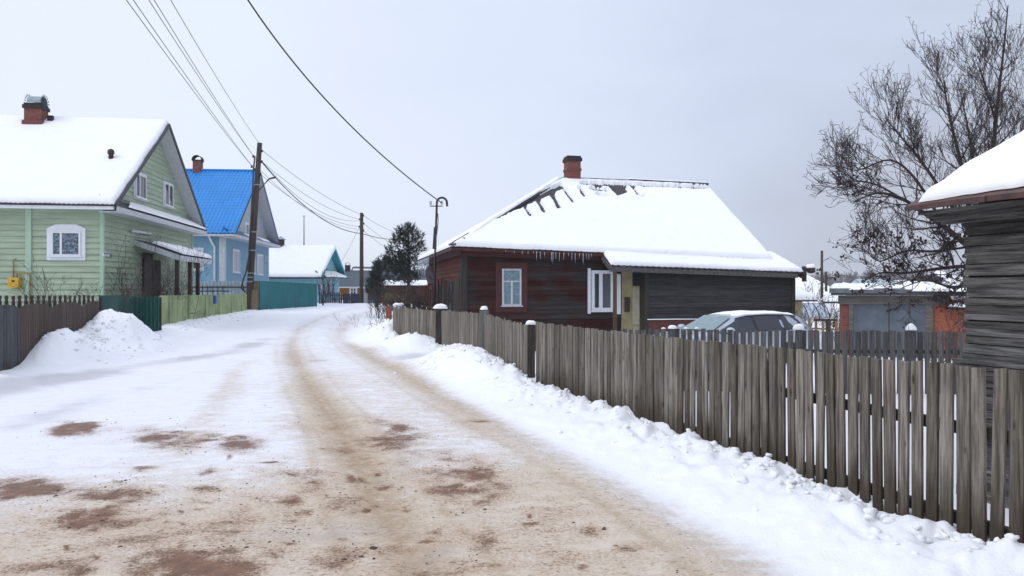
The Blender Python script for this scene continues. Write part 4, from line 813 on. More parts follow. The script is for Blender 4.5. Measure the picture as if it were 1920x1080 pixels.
m=MB(); m.box((.2,-.09,-.2),(.33,-.004,1.72)); m.box((2.26,-.09,-.2),(2.46,-.004,1.72)); m.box((-.1,-.12,1.66),(2.75,-.005,1.92)); m.build('door_frame',m_wood('grey_lintel',(.17,.155,.14),(.09,.08,.07),'x',1,.2),ga)
m=MB(); m.box((-.3,-.4,1.93),(3.7,3.8,2.03)); m.build('roof',DKTRIM,ga)
m=MB(); m.box((-.35,-.42,2.0),(1.75,-.38,2.14)); m.build('roof_edge_sheet',m_plain('dull_zinc',(.15,.16,.17),.7,var=.2,sc_=5),ga)
snow_sheet('snow_cover',ga,[(-.33,-.42,2.08),(1.85,-.42,2.10),(1.85,3.8,2.12),(-.3,3.8,2.12)],.15,.2,.12,seed=61,lump=.5,wav=.1)
snow_sheet('snow_cover',ga,[(1.9,-.4,2.05),(3.7,-.35,2.04),(3.7,3.8,2.15),(1.9,3.8,2.15)],.15,.3,.12,seed=62,lump=.9,wav=.25)
m=MB(); blob_mesh(m,(2.65,-.25,1.78),.24,.2,.22,5,amp=.5); blob_mesh(m,(3.2,-.25,1.94),.6,.22,.14,6,amp=.4); m.build('torn_roofing',SOOT,ga)
m=MB(); blob_mesh(m,(3.15,-.4,1.62),.36,.22,.12,8,12,8,.3); m.build('ledge_snow',SNOW,ga,True)
m=MB(); m.box((2.8,-.55,1.53),(3.55,0,1.60)); m.build('ledge',SOOT,ga)
# ================================================================== DISTANT BUILDINGS (right)
def far_house(x0,x1,Y,py_base,py_eave,py_ridge,label,wall,roof,deg=0,hipin=(1,1),snow=True,dep=8,name='house'):
    a=P(x0,540,Y); b=P(x1,540,Y); wd=b.x-a.x; ze=P(0,py_eave,Y).z; zr=P(0,py_ridge,Y+dep/2).z; zb=P(0,py_base,Y).z-.8
    f=Fr((a.x,Y),deg,zb); e=f.empty(name,label,'house')
    m=MB(); m.box((0,0,0),(wd,dep,ze-zb)); h=ze-zb; r=zr-zb
    m.build('wall',wall,e)
    c=[Vector((-.5,-.5,h-.1)),Vector((wd+.5,-.5,h-.1)),Vector((wd+.5-hipin[1],dep/2,r)),Vector((-.5+hipin[0],dep/2,r)),Vector((wd+.5,dep+.5,h-.1)),Vector((-.5,dep+.5,h-.1))]
    m=MB(); slab(m,[c[0],c[1],c[2],c[3]],.12); slab(m,[c[4],c[5],c[3],c[2]],.12); m.add([c[1],c[4],c[2],c[5],c[0],c[3]],[(0,1,2),(3,4,5)]); m.build('roof',roof,e)
    if snow: snow_sheet('snow_cover',e,[c[0],c[1],c[2],c[3]],.3,.4,.8,seed=int(x0)%50,lump=.1)
    return e,f,h
PINKW=m_plain('pale_pink_wall',(.40,.33,.33),.8); GRW=m_plain('far_grey_wall',(.22,.23,.24),.8)
e,f,h=far_house(1470,1568,82,572,552,519,'long pale pink walled house with a large snow covered roof beyond the two poles',PINKW,SLATE,-2,(.5,2.2))
for r in ((1506,556,1514,564),(1530,556,1541,564)): win_px(e,f,1,0,r,cols=(.5,),casing=WHITE,cw=.12)
far_house(1597,1612,95,545,538,533,'tiny snowy roofed outbuilding peeping past the long pink walled house',GRW,SLATE,0)
e,f,h=far_house(1630,1684,120,560,541,523,'distant cottage with an orange gable and pale blue grey roof',m_plain('orange_gable',(.42,.2,.12),.8),m_plain('pale_blue_roof',(.42,.52,.55),.6),0,(0,0),False)
m=MB(); m.prism([(-.6,0),(7.0,0),(3.4,h*.42)],lambda a,b,d:(a-4.2,d,b+h*.92),.2,.5); m.build('gable_wall',m_plain('orange_gable_front',(.42,.2,.12),.8),e)
e,f,h=far_house(1700,1745,140,560,541,527,'distant white walled house half hidden behind fruit branches',GRW,m_plain('pale_grey_roof',(.45,.52,.55),.6),0,(0,0),True)
e,f,h=far_house(1790,1845,70,560,536,512,'distant pinkish house with a pale snowy roof beside the barn corner',PINKW,SLATE,20,(2.6,0.5))
e,f,h=far_house(1548,1592,60,580,563,552,'small dark grey outbuilding with snow, left of the garage roof',GRW,SLATE,10,(.3,.3),True,4,'shed')
# small snow roofed shed right behind the red house
Sx=Fr((P(1487,560,34).x,34),8,-.5); s_=Sx.empty('shed','small yellow walled shed with a snow capped roof behind the red house corner','shed')
m=MB(); m.box((-1.8,0,0),(.45,2.5,1.75)); m.build('wall',YELLOWDOOR,s_); m=MB(); slab(m,[(-2,-.4,1.6),(.95,-.4,1.6),(.6,1.2,2.15),(-2,1.2,2.15)],.06); m.build('roof',REDTRIM,s_)
snow_sheet('snow_cover',s_,[(-2,-.4,1.6),(.95,-.4,1.6),(.6,1.2,2.15),(-2,1.2,2.15)],.22,.2,.15,seed=70)
# greenhouse
Gx=Fr((P(1497,585,40).x,40),20,-.6); g_=Gx.empty('greenhouse','arched polytunnel greenhouse under snow behind the yellow picket fence','greenhouse')
POLYC=m_plain('milky_polycarbonate',(.52,.58,.66),.4,var=.08)
m=MB(); n=14
pr=[(1.15*math.cos(math.pi*i/n),1.55*math.sin(math.pi*i/n)**.8) for i in range(n+1)]
vs=[(0,1.15+a,z) for a,z in pr]+[(2.2,1.15+a,z) for a,z in pr]; m.add(vs,[(i,i+1,n+2+i,n+1+i) for i in range(n)]+[tuple(range(n+1)),tuple(range(2*n+1,n,-1))]); m.build('cover',POLYC,g_,True)
m=MB()
for k in range(4): m.tube([(k*.73,1.15+a*1.01,z*1.01) for a,z in pr],.022,5)
m.build('hoop',DKMETAL,g_)
m=MB(); vs=[];pp=[(1.15*math.cos(math.pi*(.16+.5*i/9)),1.55*math.sin(math.pi*(.16+.5*i/9))**.8) for i in range(10)]
for x_ in (0.03,.4,.8,1.2,1.6,2.17):
    for i,(a,z) in enumerate(pp): vs.append((x_,1.15+a*1.02,z+.02+.09*math.sin(math.pi*i/9)**.5))
m.add(vs,[(k*10+i,k*10+i+1,k*10+11+i,k*10+10+i) for k in range(5) for i in range(9)]); m.build('snow_cover',SNOW,g_,True)
# ================================================================== FENCES
def pickets(m,a,b,zt0,zt1,zb0,zb1,sp,wd,th_,rg,top='flat',hj=.02,lean=.012,lumpy=.0,gapj=.004,off=0.0):
    a=Vector(a); b=Vector(b); d=b-a; L=d.length; d/=L; nrm=Vector((d.y,-d.x)); n=int(L/sp); 
    for i in range(n):
        s=(i+.5)*L/n+rg.uniform(-gapj,gapj); t=s/L; w_=wd*rg.uniform(.86,1.08); zt=zt0+(zt1-zt0)*t+rg.uniform(-hj,hj); zb=zb0+(zb1-zb0)*t
        le=rg.gauss(0,lean)*(zt-zb); o=off+rg.uniform(-.006,.006)
        def pt(sx,z,oo): p=a+d*(s+sx)+nrm*(oo); return (p.x,p.y,z)
        if top=='flat':
            tl=rg.uniform(-.006,.006)
            bt=[pt(-w_/2-le/2,zb,o),pt(w_/2-le/2,zb,o),pt(w_/2-le/2,zb,o-th_),pt(-w_/2-le/2,zb,o-th_)]
            tp=[pt(-w_/2+le/2,zt+tl,o),pt(w_/2+le/2,zt-tl,o),pt(w_/2+le/2,zt-tl,o-th_),pt(-w_/2+le/2,zt+tl,o-th_)]; m.hexa(bt,tp)
        else:   # turned-looking head: shoulder, neck, round knob
            pr=[(-w_/2,zb),(w_/2,zb),(w_/2,zt-.13),(w_*.28,zt-.10),(w_*.28,zt-.085),(w_*.48,zt-.06),(w_*.48,zt-.025),(w_*.2,zt),(-w_*.2,zt),(-w_*.48,zt-.025),(-w_*.48,zt-.06),(-w_*.28,zt-.085),(-w_*.28,zt-.10),(-w_/2,zt-.13)]
            m.prism(pr,lambda x_,z_,dd:pt(x_,z_,dd),o-th_,o)
def rel(m,o): m.v=[(x-o[0],y-o[1],z) for x,y,z in m.v]; return m
def post(name,x,y,z0,z1,s,mat,par,cap=None,capr=.11,seed=0,cs=(1,1,1)):
    m=MB(); m.hexa([(x-s/2,y-s/2,z0),(x+s/2,y-s/2,z0),(x+s/2,y+s/2,z0),(x-s/2,y+s/2,z0)],[(x-s/2+.01,y-s/2,z1),(x+s/2,y-s/2+.01,z1+.01),(x+s/2,y+s/2,z1+.012),(x-s/2,y+s/2,z1)])
    o=m.build(name,mat,par)
    if cap:
        m=MB(); blob_mesh(m,(x,y,z1+.03),capr*cs[0],capr*cs[1],capr*.9*cs[2],seed,14,10,.2); m.build('snow_cap',SNOW,o,True)
    return o
# near picket fence (right)
f1=empty('fence',(.35,12.1,0),0,'grey weathered picket fence in the right foreground above the snow bank','fence')
O1=(.35,12.1); rg=random.Random(11)
def ln(Y): return (float(Rx(Y)),Y)
m=MB(); pickets(m,ln(12.0),ln(7.9),1.10,1.115,-.5,-.5,.100,.090,.02,rg,hj=.012)
pickets(m,ln(7.9),ln(4.3),1.115,1.165,-.5,-.5,.114,.088,.02,rg,hj=.012,gapj=.005); pickets(m,ln(4.3),ln(-1.5),1.165,1.20,-.5,-.5,.122,.089,.02,rg,hj=.012,gapj=.005)
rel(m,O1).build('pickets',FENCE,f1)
m=MB()
for zz in (.76,.18):
    for ya,yb in ((12.1,4.3),(4.3,-1.5)): a,b=ln(ya),ln(yb); m.beam((a[0]+.06,a[1]+.02,zz),(b[0]+.06,b[1]+.02,zz),.045,.075)
rel(m,O1).build('rail',POSTW,f1)
for Y_ in (9.4,6.6,3.6,.8):
    a=ln(Y_); o=post('post',a[0]+.14-O1[0],a[1]+.04-O1[1],-.5,1.0,.09,POSTW,f1)
a=ln(12.25); post('post',a[0]-O1[0],a[1]-O1[1],-.4,1.03,.13,POSTW,f1,True,.10,4,(1,1,.7))
# middle section
f2=empty('fence',(-.63,16,0),0,'grey picket fence section between two snow capped posts, behind the tall snow mound','fence')
O2=(-.63,16); m=MB(); pickets(m,ln(15.85),ln(12.5),1.09,1.02,-.3,-.3,.098,.086,.02,rg,hj=.03,lean=.022)
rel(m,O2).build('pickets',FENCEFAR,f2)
m=MB(); a,b=ln(16),ln(12.3); m.beam((a[0]+.09,a[1],.75),(b[0]+.09,b[1],.7),.05,.07); rel(m,O2).build('rail',POSTW,f2)
a=ln(16.0); post('post',a[0]+.03-O2[0],a[1]-O2[1],-.2,1.16,.2,m_wood('pale_grey_post',(.2,.2,.19),(.12,.115,.11),'z',1,.1),f2,True,.07,7,(1.2,1,1.1))
f3=empty('fence',(-1.9,19.7,0),0,'leaning grey picket section before the red house, left of the tall snow mound','fence')
O3=(-1.9,19.7); m=MB(); pickets(m,ln(19.55),ln(16.1),1.06,1.10,-.3,-.3,.095,.084,.02,rg,hj=.022,lean=.03)
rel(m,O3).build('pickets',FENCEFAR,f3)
m=MB(); a,b=ln(19.6),ln(16.1); m.beam((a[0]+.1,a[1],.75),(b[0]+.1,b[1],.75),.05,.07); rel(m,O3).build('rail',POSTW,f3)
a=ln(19.75); post('post',0,.05,-.2,1.09,.24,POSTW,f3,True,.165,9,(1.1,1,.75))
f4=empty('fence',(-4.25,26,0),0,'farthest grey picket fence section with a terracotta end board where the road bends','fence')
O4=(-4.25,26); m=MB(); pickets(m,(ln(26)[0]+.1,26),ln(23),1.03,1.06,-.1,-.2,.1,.092,.02,rg,hj=.02,lean=.02); pickets(m,ln(23),ln(19.85),1.06,1.05,-.1,-.3,.1,.092,.02,rg,hj=.025,lean=.03)
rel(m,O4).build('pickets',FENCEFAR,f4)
m=MB(); m.beam((ln(26)[0]+.2,26,.75),(ln(23)[0]+.1,23,.75),.05,.07); m.beam((ln(23)[0]+.1,23,.75),(ln(19.8)[0]+.1,19.8,.75),.05,.07); rel(m,O4).build('rail',POSTW,f4)
m=MB(); m.box((-.13,-.02,-.3),(.06,.03,1.03)); m.build('end_board',m_plain('terracotta_board',(.28,.085,.04),.7),f4)
m=MB(); blob_mesh(m,(.4,-.3,1.07),.12,.09,.07,3); blob_mesh(m,(.62,-2.4,1.1),.14,.1,.09,4); m.build('snow_cap',SNOW,f4,True)
# second picket fence across the yard
f5=empty('fence',(3,15,-.4),0,'dark picket fence crossing the yard in front of the parked car and garage','fence')
O5=(3,15); m=MB(); pickets(m,(2.2,15.05),(8.95,14.5),1.215-.4+.01,.80,-.5,-.5,.128,.098,.02,rg,hj=.02,lean=.008)
m.v=[(x-3,y-15,z+.4) for x,y,z in m.v]; m.build('pickets',FENCEDK,f5)
m=MB(); m.beam((-.8,.1,.80),(5.95,-.45,.80),.05,.07); m.build('rail',POSTW,f5)
for i,(px_,kind) in enumerate(((1260,1),(1497,2),(1707,3))):
    Y_=15.03-.08*(P(px_,0,15).x-2.2); x_=P(px_,0,Y_).x
    o=post('post',x_-3,Y_-15-.03,-.3,1.215,.10,FENCEDK,f5,True,.095 if kind!=1 else .08,20+i,(1.2,.8,1.15 if kind!=1 else .8))
m=MB()
for x_ in (3.05,3.28,3.5,3.72): blob_mesh(m,(P(960+ (x_)*93,0,15).x*0+x_-3,.03,1.23),.05,.03,.03,int(x_*10))
m.build('snow_crust',SNOW,f5,True)
# yellow picket fence
f6=empty('fence',(P(1515,0,27).x,27,-.5),0,'fresh yellow wood picket fence behind the car, left of the garage','fence')
m=MB(); x0=P(1512,0,27).x; x1=P(1577,0,27).x; pickets(m,(x0,27),(x1,26.6),.60,.52,-.6,-.6,.19,.10,.02,rg,hj=.05); ox=P(1515,0,27).x
m.v=[(x-ox,y-27,z+.5) for x,y,z in m.v]; m.build('pickets',m_wood('yellow_new_wood',(.60,.44,.22),(.48,.33,.15),'z',1,.3),f6)
m=MB(); m.beam((x0-ox,.03,.7),(x1-ox,-.37,.65),.04,.06); m.build('rail',m_plain('yellow_rail',(.5,.36,.18),.8),f6)
# left brown picket fence with a scalloped front
f7=empty('fence',(-10.1,14.7,0),0,'scalloped brown board fence with knobbed pickets at the left edge, half buried in snow','fence')
O7=(-10.1,14.7); pA=(-9.6,9.5); pB=(-10.1,15.36); pC=(-10.72,19.4)
m=MB(); pickets(m,(pB[0]-.1,pB[1]-.3),(pC[0]-.05,pC[1]),1.50,1.46,.1,.1,.245,.12,.025,rg,'knob',hj=.01,off=-.05); pickets(m,(pA[0]-.1,pA[1]),(pB[0]-.1,pB[1]-.3),1.52,1.50,.1,.1,.2,.11,.025,rg,'knob',hj=.01,off=-.05)
rel(m,O7).build('back_pickets',m_wood('dark_knob_pickets',(.07,.06,.055),(.045,.038,.035),'z',1,.3),f7)
def scallop(a,b,per,ph,mat,nm,z0=1.14,amp=.18):
    m=MB(); a=Vector(a); b=Vector(b); d=(b-a); L=d.length; d/=L; nrm=Vector((-d.y,d.x))*-1; n=int(L/.1)
    for i in range(n):
        s=(i+.5)*L/n; u=((s/per+ph)%1)*2-1; zt=z0+amp*math.sqrt(max(0,1-u*u*.95)); w_=L/n*.93; o=rg.uniform(-.004,.004)
        def pt(sx,z,oo): p=a+d*(s+sx)+nrm*oo; return (p.x,p.y,z)
        u2=(((s+w_/2)/per+ph)%1)*2-1; u1=(((s-w_/2)/per+ph)%1)*2-1; zl=z0+amp*math.sqrt(max(0,1-u1*u1*.95)); zr=z0+amp*math.sqrt(max(0,1-u2*u2*.95))
        m.hexa([pt(-w_/2,-.2,o),pt(w_/2,-.2,o),pt(w_/2,-.2,o-.022),pt(-w_/2,-.2,o-.022)],[pt(-w_/2,zl,o),pt(w_/2,zr,o),pt(w_/2,zr,o-.022),pt(-w_/2,zl,o-.022)])
    return rel(m,O7).build(nm,mat,f7)
scallop(pB,pC,1.62,.12,BROWNF,'front_boards'); 
m=MB(); m.beam((pB[0]-.04,pB[1],1.1),(pC[0]-.04,pC[1],1.05),.03,.07); m.beam((pA[0]-.06,pA[1],1.1),(pB[0]-.06,pB[1],1.1),.03,.07); rel(m,O7).build('rail',POSTW,f7)
g7=empty('gate',(-10.05,14.0,0),0,'grey boarded gate leaf with an arched top at the far left edge','gate')
O7=(-10.05,14.0); f7b=f7; f7=g7; scallop((pB[0]+.05,pB[1]-1.02-.35*0),(pB[0]+.012,pB[1]-.03),1.05,.02,GREYF,'boards'); scallop((-9.93,12.0),(pB[0]+.055,pB[1]-1.06),1.3,.0,GREYF,'side_boards')
m=MB(); m.beam((.06,.2,.95),(.06,.34,.95),.03,.05); m.build('latch',DKMETAL,g7); f7=f7b
# dark green corrugated fence
f8=empty('fence',(-12.4,24.3,0),0,'dark green corrugated metal fence behind the big snow pile','fence')
m=MB(); vz=Vector((-12.4,24.3,0))
def corwall(m,a,b,z0,z1,wl=.11,amp=.018,z0b=None,z1b=None):
    a=Vector(a);b=Vector(b);d=b-a;L=d.length;d/=L;nr=Vector((d.y,-d.x)); n=int(L/wl*6); vs=[]
    for i in range(n+1):
        s=L*i/n; t=i/n; k=(s/wl)%1; o=amp*max(-1,min(1,2.2*math.sin(2*math.pi*k))); p=a+d*s+nr*o; q=p-nr*.006
        za=z0+((z0b if z0b is not None else z0)-z0)*t; zc=z1+((z1b if z1b is not None else z1)-z1)*t
        vs+=[(p.x,p.y,za),(p.x,p.y,zc),(q.x,q.y,zc),(q.x,q.y,za)]
    fs=[]
    for i in range(n):
        x=i*4; y=x+4; fs+=[(x,y,y+1,x+1),(x+1,y+1,y+2,x+2),(x+2,y+2,y+3,x+3)]
    m.add(vs,fs)
corwall(m,(-10.78,19.5),(-12.4,24.25),.0,1.46,z1b=1.38); corwall(m,(-12.38,24.3),(-11.58,24.5),.1,1.37); m.v=[(x-vz.x,y-vz.y,z) for x,y,z in m.v]; m.build('metal_sheet',DKGREENM,f8)
post('post',-10.74+12.4,19.5-24.3,0,1.4,.06,DKMETAL,f8); post('post',0,.05,0,1.3,.06,DKMETAL,f8); post('post',.83,.27,0,1.34,.06,DKMETAL,f8)
# lime fence
f9=empty('fence',(-12.0,25.5,.2),0,'low mossy lime green board fence along the road before the leaning pole','fence')
m=MB(); a=Vector((-11.98,25.4)); b=Vector((-14.52,40.9)); pickets(m,a,b,1.39,1.33,.0,.1,.35,.348,.02,rg,hj=.006,lean=.001,gapj=.0); m.v=[(x+12.0,y-25.5,z-.2) for x,y,z in m.v]; m.build('boards',LIMEF,f9)
for k_ in range(6):
    p_=a.lerp(b,(k_+.4)/6); m=MB(); m.box((p_.x+12.0-.0,p_.y-25.5-.03,-.1),(p_.x+12.0+.045,p_.y-25.5+.03,1.2-.01*k_)); m.build('cover_strip',LIMEF,f9)
mb=MB(); q=gp(400,590); t=(33.2-25.4)/15.5; p=a.lerp(b,t); m=MB(); m.box((-.04,-.14,-.18),(.06,.14,.18)); m.box((.06,-.1,.1),(.065,.1,.13)); o=m.build('mailbox',m_plain('mailbox_blue',(.01,.10,.42),.4)); o.location=(p.x+.05,p.y,1.13); o.rotation_euler=(0,0,R(9)); tag(o,'small bright blue mailbox hanging on the lime green fence','mailbox')
# grey corrugated fence by the blue house
f10=empty('fence',(-18.7,43.5,.2),0,'pale grey corrugated fence with a dark rail in front of the blue house','fence')
m=MB(); corwall(m,(-18.7,43.3),(-15.4,43.9),.2,2.06,.2,.02); m.v=[(x+18.7,y-43.5,z-.2) for x,y,z in m.v]; m.build('metal_sheet',GREYCOR,f10)
m=MB(); m.beam((0,-.26,1.5),(3.3,.34,1.5),.05,.07); m.build('rail',DKMETAL,f10)
# porch railing of the green house yard
f11=empty('railing',(-14.6,35.5,.3),0,'short black iron railing between the green porch and the pale grey fence','railing')
m=MB(); 
for i in range(7): m.beam((i*.22-.6,i*.06,.0),(i*.22-.6,i*.06,1.45),.03,.03)
m.build('bars',DKMETAL,f11); m=MB(); m.beam((-.8,-.05,1.2),(1.0,.4,1.2),.04,.05); m.build('rail',DKMETAL,f11)
# teal fence
f12=empty('fence',(-14.1,41.4,.2),0,'tall teal corrugated metal fence right of the leaning wooden pole','fence')
m=MB(); corwall(m,(-14.02,41.5),(-13.05,50.0),.2,2.05,.2,.022,z1b=1.93); m.v=[(x+14.1,y-41.4,z-.2) for x,y,z in m.v]; m.build('metal_sheet',TEAL,f12)
m=MB(); m.box((-.42,.0,.1),(.02,.05,1.35)); m.build('end_panel',m_plain('brown_plank_panel',(.18,.13,.085),.8),f12)
# navy fences
f13=empty('fence',(-14.2,54.8,.3),0,'dark navy open picket fence in front of the small turquoise gable','fence')
m=MB(); a=P(598,0,54.5); b=P(642,0,56.4); pickets(m,(a.x,54.5),(b.x,56.4),1.36,1.30,.2,.2,.17,.115,.03,rg,hj=.02); m.v=[(x+14.2,y-54.8,z-.3) for x,y,z in m.v]; m.build('pickets',NAVY,f13)
m=MB(); m.beam((a.x+14.2,-.28,.85),(b.x+14.2,1.62,.8),.05,.07); m.build('rail',NAVY,f13)
f14=empty('fence',(P(645,0,57).x,57,.3),0,'dark navy closed board fence behind the second wooden pole','fence')
ox=P(645,0,57).x; m=MB(); a=P(643,0,57); b=P(681,0,57.6); pickets(m,(a.x,57),(b.x,57.6),1.22,1.22,.2,.2,.14,.139,.03,rg,hj=.004,lean=.001,gapj=.0); a=P(683,0,57.6); b=P(716,0,58.2); pickets(m,(a.x,57.6),(b.x,58.2),1.22,1.22,.2,.2,.14,.139,.03,rg,hj=.004,lean=.001,gapj=0); pickets(m,(a.x,57.6),(b.x,58.2),1.30,1.30,.9,.9,.15,.06,.02,rg)
m.v=[(x-ox,y-57,z-.3) for x,y,z in m.v]; m.build('boards',NAVY,f14)
m=MB(); a=P(637,0,56.6); 
for k in range(2): m.box((a.x-ox-.02,-.45,.15+.5*k),(a.x-ox+.1,-.40,.5+.5*k))
m.build('white_marker',WHITE,f14)
f15=empty('fence',(P(717,0,58).x,58,.3),0,'ochre brown board fence between the navy fence and the terracotta end board','fence')
ox=P(717,0,56).x; m=MB(); b=P(762,0,53); pickets(m,(ox,56),(b.x,53),1.32,1.2,.1,.1,.2,.195,.03,rg,hj=.01,gapj=0); m.v=[(x-P(717,0,58).x,y-58,z-.3) for x,y,z in m.v]; m.build('boards',m_wood('ochre_boards',(.20,.14,.06),(.14,.09,.04),'z',1,.3),f15)
# ================================================================== POLES AND WIRES
def wire(pts,r,label,n=20,grp='overhead wires'):
    # quadratic through three points
    a,b,c=[Vector(p) for p in pts]; L=[]
    for i in range(n+1):
        t=i/n; L.append(a*(2*(t-.5)*(t-1))+b*(4*t*(1-t))+c*(2*t*(t-.5)))
    m=MB(); m.tube([p-a for p in L],r,5); o=m.build('overhead_wire',WIRE); o.location=a; tag(o,label,'wire',grp); return o
def insul(m,p,s=.05): m.lathe([(s*.4,-.08),(s,-.05),(s*.6,0),(s,.03),(s*.5,.07)],p,8)
PO=P(465,583,41.5); PT=P(487,268,41.5)
p1=empty('utility_pole',(PO.x,PO.y,.3),0,'tall leaning wooden utility pole with lamp arm and strapped cables beside the teal fence','pole'); rel1=lambda p:(Vector(p)-Vector((PO.x,PO.y,.3)))
m=MB(); m.tube([rel1(PO-Vector((0,0,.4))),rel1(PO.lerp(PT,.5)),rel1(PT)],[.19,.165,.135],12); m.build('pole',POLEW,p1,True)
m=MB(); pa=PO.lerp(PT,.72)+Vector((.17,0,0)); m.tube([rel1(pa),rel1(pa+Vector((.25,0,.3))),rel1(P(505,335,41.5)),rel1(P(517,332.5,41.5))],[.03,.03,.045,.06],6); o=m.build('lamp_arm',DKMETAL,p1,True)
m=MB()
for (x,y) in ((491,283),(491,303),(489,327),(475,293),(472,312),(478,318),(479,350)): insul(m,rel1(P(x,y,41.5)),.07)
m.build('insulators',DKMETAL,p1,True)
m=MB(); c1=[P(478,293,41.35),P(475,320,41.3),P(474,350,41.3),P(470,420,41.3),P(465,500,41.3),P(456,525,41.2),P(452,540,41.2),P(460,548,41.2)]; m.tube([rel1(p) for p in c1],.045,6); c2=[P(468,470,41.25),P(461,510,41.15),P(454,530,41.1),P(457,543,41.1)]; m.tube([rel1(p) for p in c2],.04,6); m.build('strapped_cable',WIRE,p1,True)
m=MB()
for t in (.175,.2,.225,.36,.47,.75):
    m=MB(); c=PO.lerp(PT,t); m.tube([rel1(c-Vector((0,0,.03))),rel1(c+Vector((0,0,.03)))],.205-.06*t,12); m.build('strap',ZINC,p1)
m=MB(); m.box((.28,.0,-.1),(.62,.16,1.75)); m.build('pole_stub',m_wood('stub_wood',(.2,.15,.10),(.12,.09,.06),'z',1,.1),p1)
# second pole
Q0=P(678,570,56); Q1=P(678,399,56); p2=empty('utility_pole',(Q0.x,Q0.y,.4),0,'straight thin wooden utility pole in the distance at the road bend','pole')
m=MB(); m.tube([(0,0,-.4),(0,0,Q1.z-.4)],[.17,.125],10); m.build('pole',POLEW,p2,True)
m=MB()
for (x,y) in ((674.5,411),(681.5,404),(674,425),(682,419),(681.5,432)): insul(m,P(x,y,56)-Vector((Q0.x,Q0.y,.4)),.07)
m.build('insulators',DKMETAL,p2,True)
m=MB(); m.box((.18,-.15,-.2),(.42,.15,1.2)); m.build('concrete_stub',m_plain('pale_concrete',(.32,.33,.34),.9),p2)
m=MB(); blob_mesh(m,(.3,0,1.24),.18,.15,.14,3); m.build('snow_cap',SNOW,p2,True)
# wires to the near pole behind the camera
for (x0,y0),px_,zdrop,lb in (((472,311),237,.35,'lowest of the thin wires crossing the top left sky'),((474,313),250,.35,'second lowest thin wire crossing the top left sky'),((475,292),279,.4,'third thin wire up in the top left sky, left one of the close middle pair'),((478,296),289,.4,'fourth thin wire in the top left sky, right one of the close middle pair'),((487,270),320,.5,'highest thin wire in the top left sky, ending on the leaning pole top')):
    S_=P(x0,y0,41.5); zM=S_.z-zdrop; YM=(zM-EYE)*FX/540; M_=P(px_,0,YM); E_=M_+(M_-S_); E_.z=S_.z; wire((S_,M_,E_),.0095,lb,28)
# between the poles
for (a,b,sg,r,lb) in (((491,281),(681,404),.35,.013,'upper thin wire between the leaning pole and the far pole'),((491,303),(674,411),.5,.012,'middle thin wire between the leaning pole and the far pole'),((493,305),(674,414),.95,.012,'slack middle wire between the two wooden poles'),((489,327),(674,425),.6,.012,'low thin wire between the two wooden poles'),((491,304),(679,438),.9,.028,'thick black cable sagging between the two wooden poles'),((489,320),(676,430),.75,.010,'lowest thin wire between the two wooden poles')):
    A_=P(*a,41.5); B_=P(*b,56); M_=(A_+B_)/2-Vector((0,0,sg)); wire((A_,M_,B_),r,lb)
for (a,b,r,lb) in (((681,404),(745,437),.013,'upper wire running from the far pole into the pine'),((682,419),(745,462),.013,'middle wire running from the far pole into the pine'),((679,438),(745,449),.028,'thick cable running from the far pole into the pine'),((681,432),(735,470),.012,'lowest wire running from the far pole into the pine'),((674,425),(640,490),.010,'faint service wire dropping from the far pole toward the turquoise gable')):
    A_=P(*a,56); B_=P(*b,68 if b[0]>700 else 60); wire((A_,(A_+B_)/2-Vector((0,0,.12)),B_),r,lb)
# pipe mast with a hooked top on the red house
mb_=P(817,590,28); p3=empty('service_mast',(mb_.x,28,-.3),0,'dark steel pipe mast with a hooked top beside the red house','mast'); rl=lambda p:Vector(p)-Vector((mb_.x,28,-.3))
m=MB(); L=[P(813.5,600,28),P(815,520,28),P(817,440,28),P(819,385,28)]
for i in range(9): a=math.pi*i/8; L.append(P(828.5-9.5*math.cos(a),380-9.5*math.sin(a)*1.0,28))
L.append(P(838.5,387,28)); m.tube([rl(p) for p in L],.042,8); m.build('pipe',m_plain('mast_paint',(.035,.022,.03),.5),p3,True)
m=MB(); m.beam(rl(P(806,386.5,28)),rl(P(830,386.5,28)),.04,.035); m.build('crossarm',DKMETAL,p3)
m=MB(); insul(m,rl(P(807.5,380,28)),.06); insul(m,rl(P(828.5,380,28)),.06); m.build('insulators',OLDWHITE,p3,True)
m=MB(); m.beam(rl(P(815,426,28)),rl(P(812.5,467,28)),.06,.06); m.tube([rl(P(821,400,28)),rl(P(821.5,415,28)),rl(P(820,430,28)),rl(P(819,440,28))],.015,5); m.build('cable_box',WIRE,p3)
A_=P(829,381,28); C_=P(465,0,19); M_=P(650,228,(28+19)/2-.6); wire((A_,M_,C_),.022,'thick dark cable running from the hooked mast up to the top edge',30)
C2=C_+(C_-M_)*1.0; wire((C_,(C_+C2)/2+Vector((0,0,.05)),C2+Vector((0,0,.3))),.022,'outer end of the thick dark cable above the top edge',10)
# distant poles
for x,Y,t,b,lb in ((1541,60,470,575,'tall thin pole with a lamp arm before the pink walled house'),(1549,64,509,575,'shorter thin pole just right of the taller one')):
    a=P(x,b,Y); c=P(x,t,Y); e=empty('utility_pole',(a.x,Y,a.z),0,lb,'pole'); m=MB(); m.tube([(0,0,-.8),(0,0,c.z-a.z)],[.13,.10],8); m.build('pole',POLEW,e,True)
    if x==1541:
        m=MB(); m.tube([(0,0,c.z-a.z-1.0),(.25,0,c.z-a.z-.75),(.55,0,c.z-a.z-.6)],[.02,.02,.04],6); m.build('lamp_arm',DKMETAL,e)
        m=MB()
        for k in range(4): m.tube([(0,0,c.z-a.z-.2*k-.1),(.12,0,c.z-a.z-.2*k-.1)],.025,5)
        m.build('insulators',DKMETAL,e)
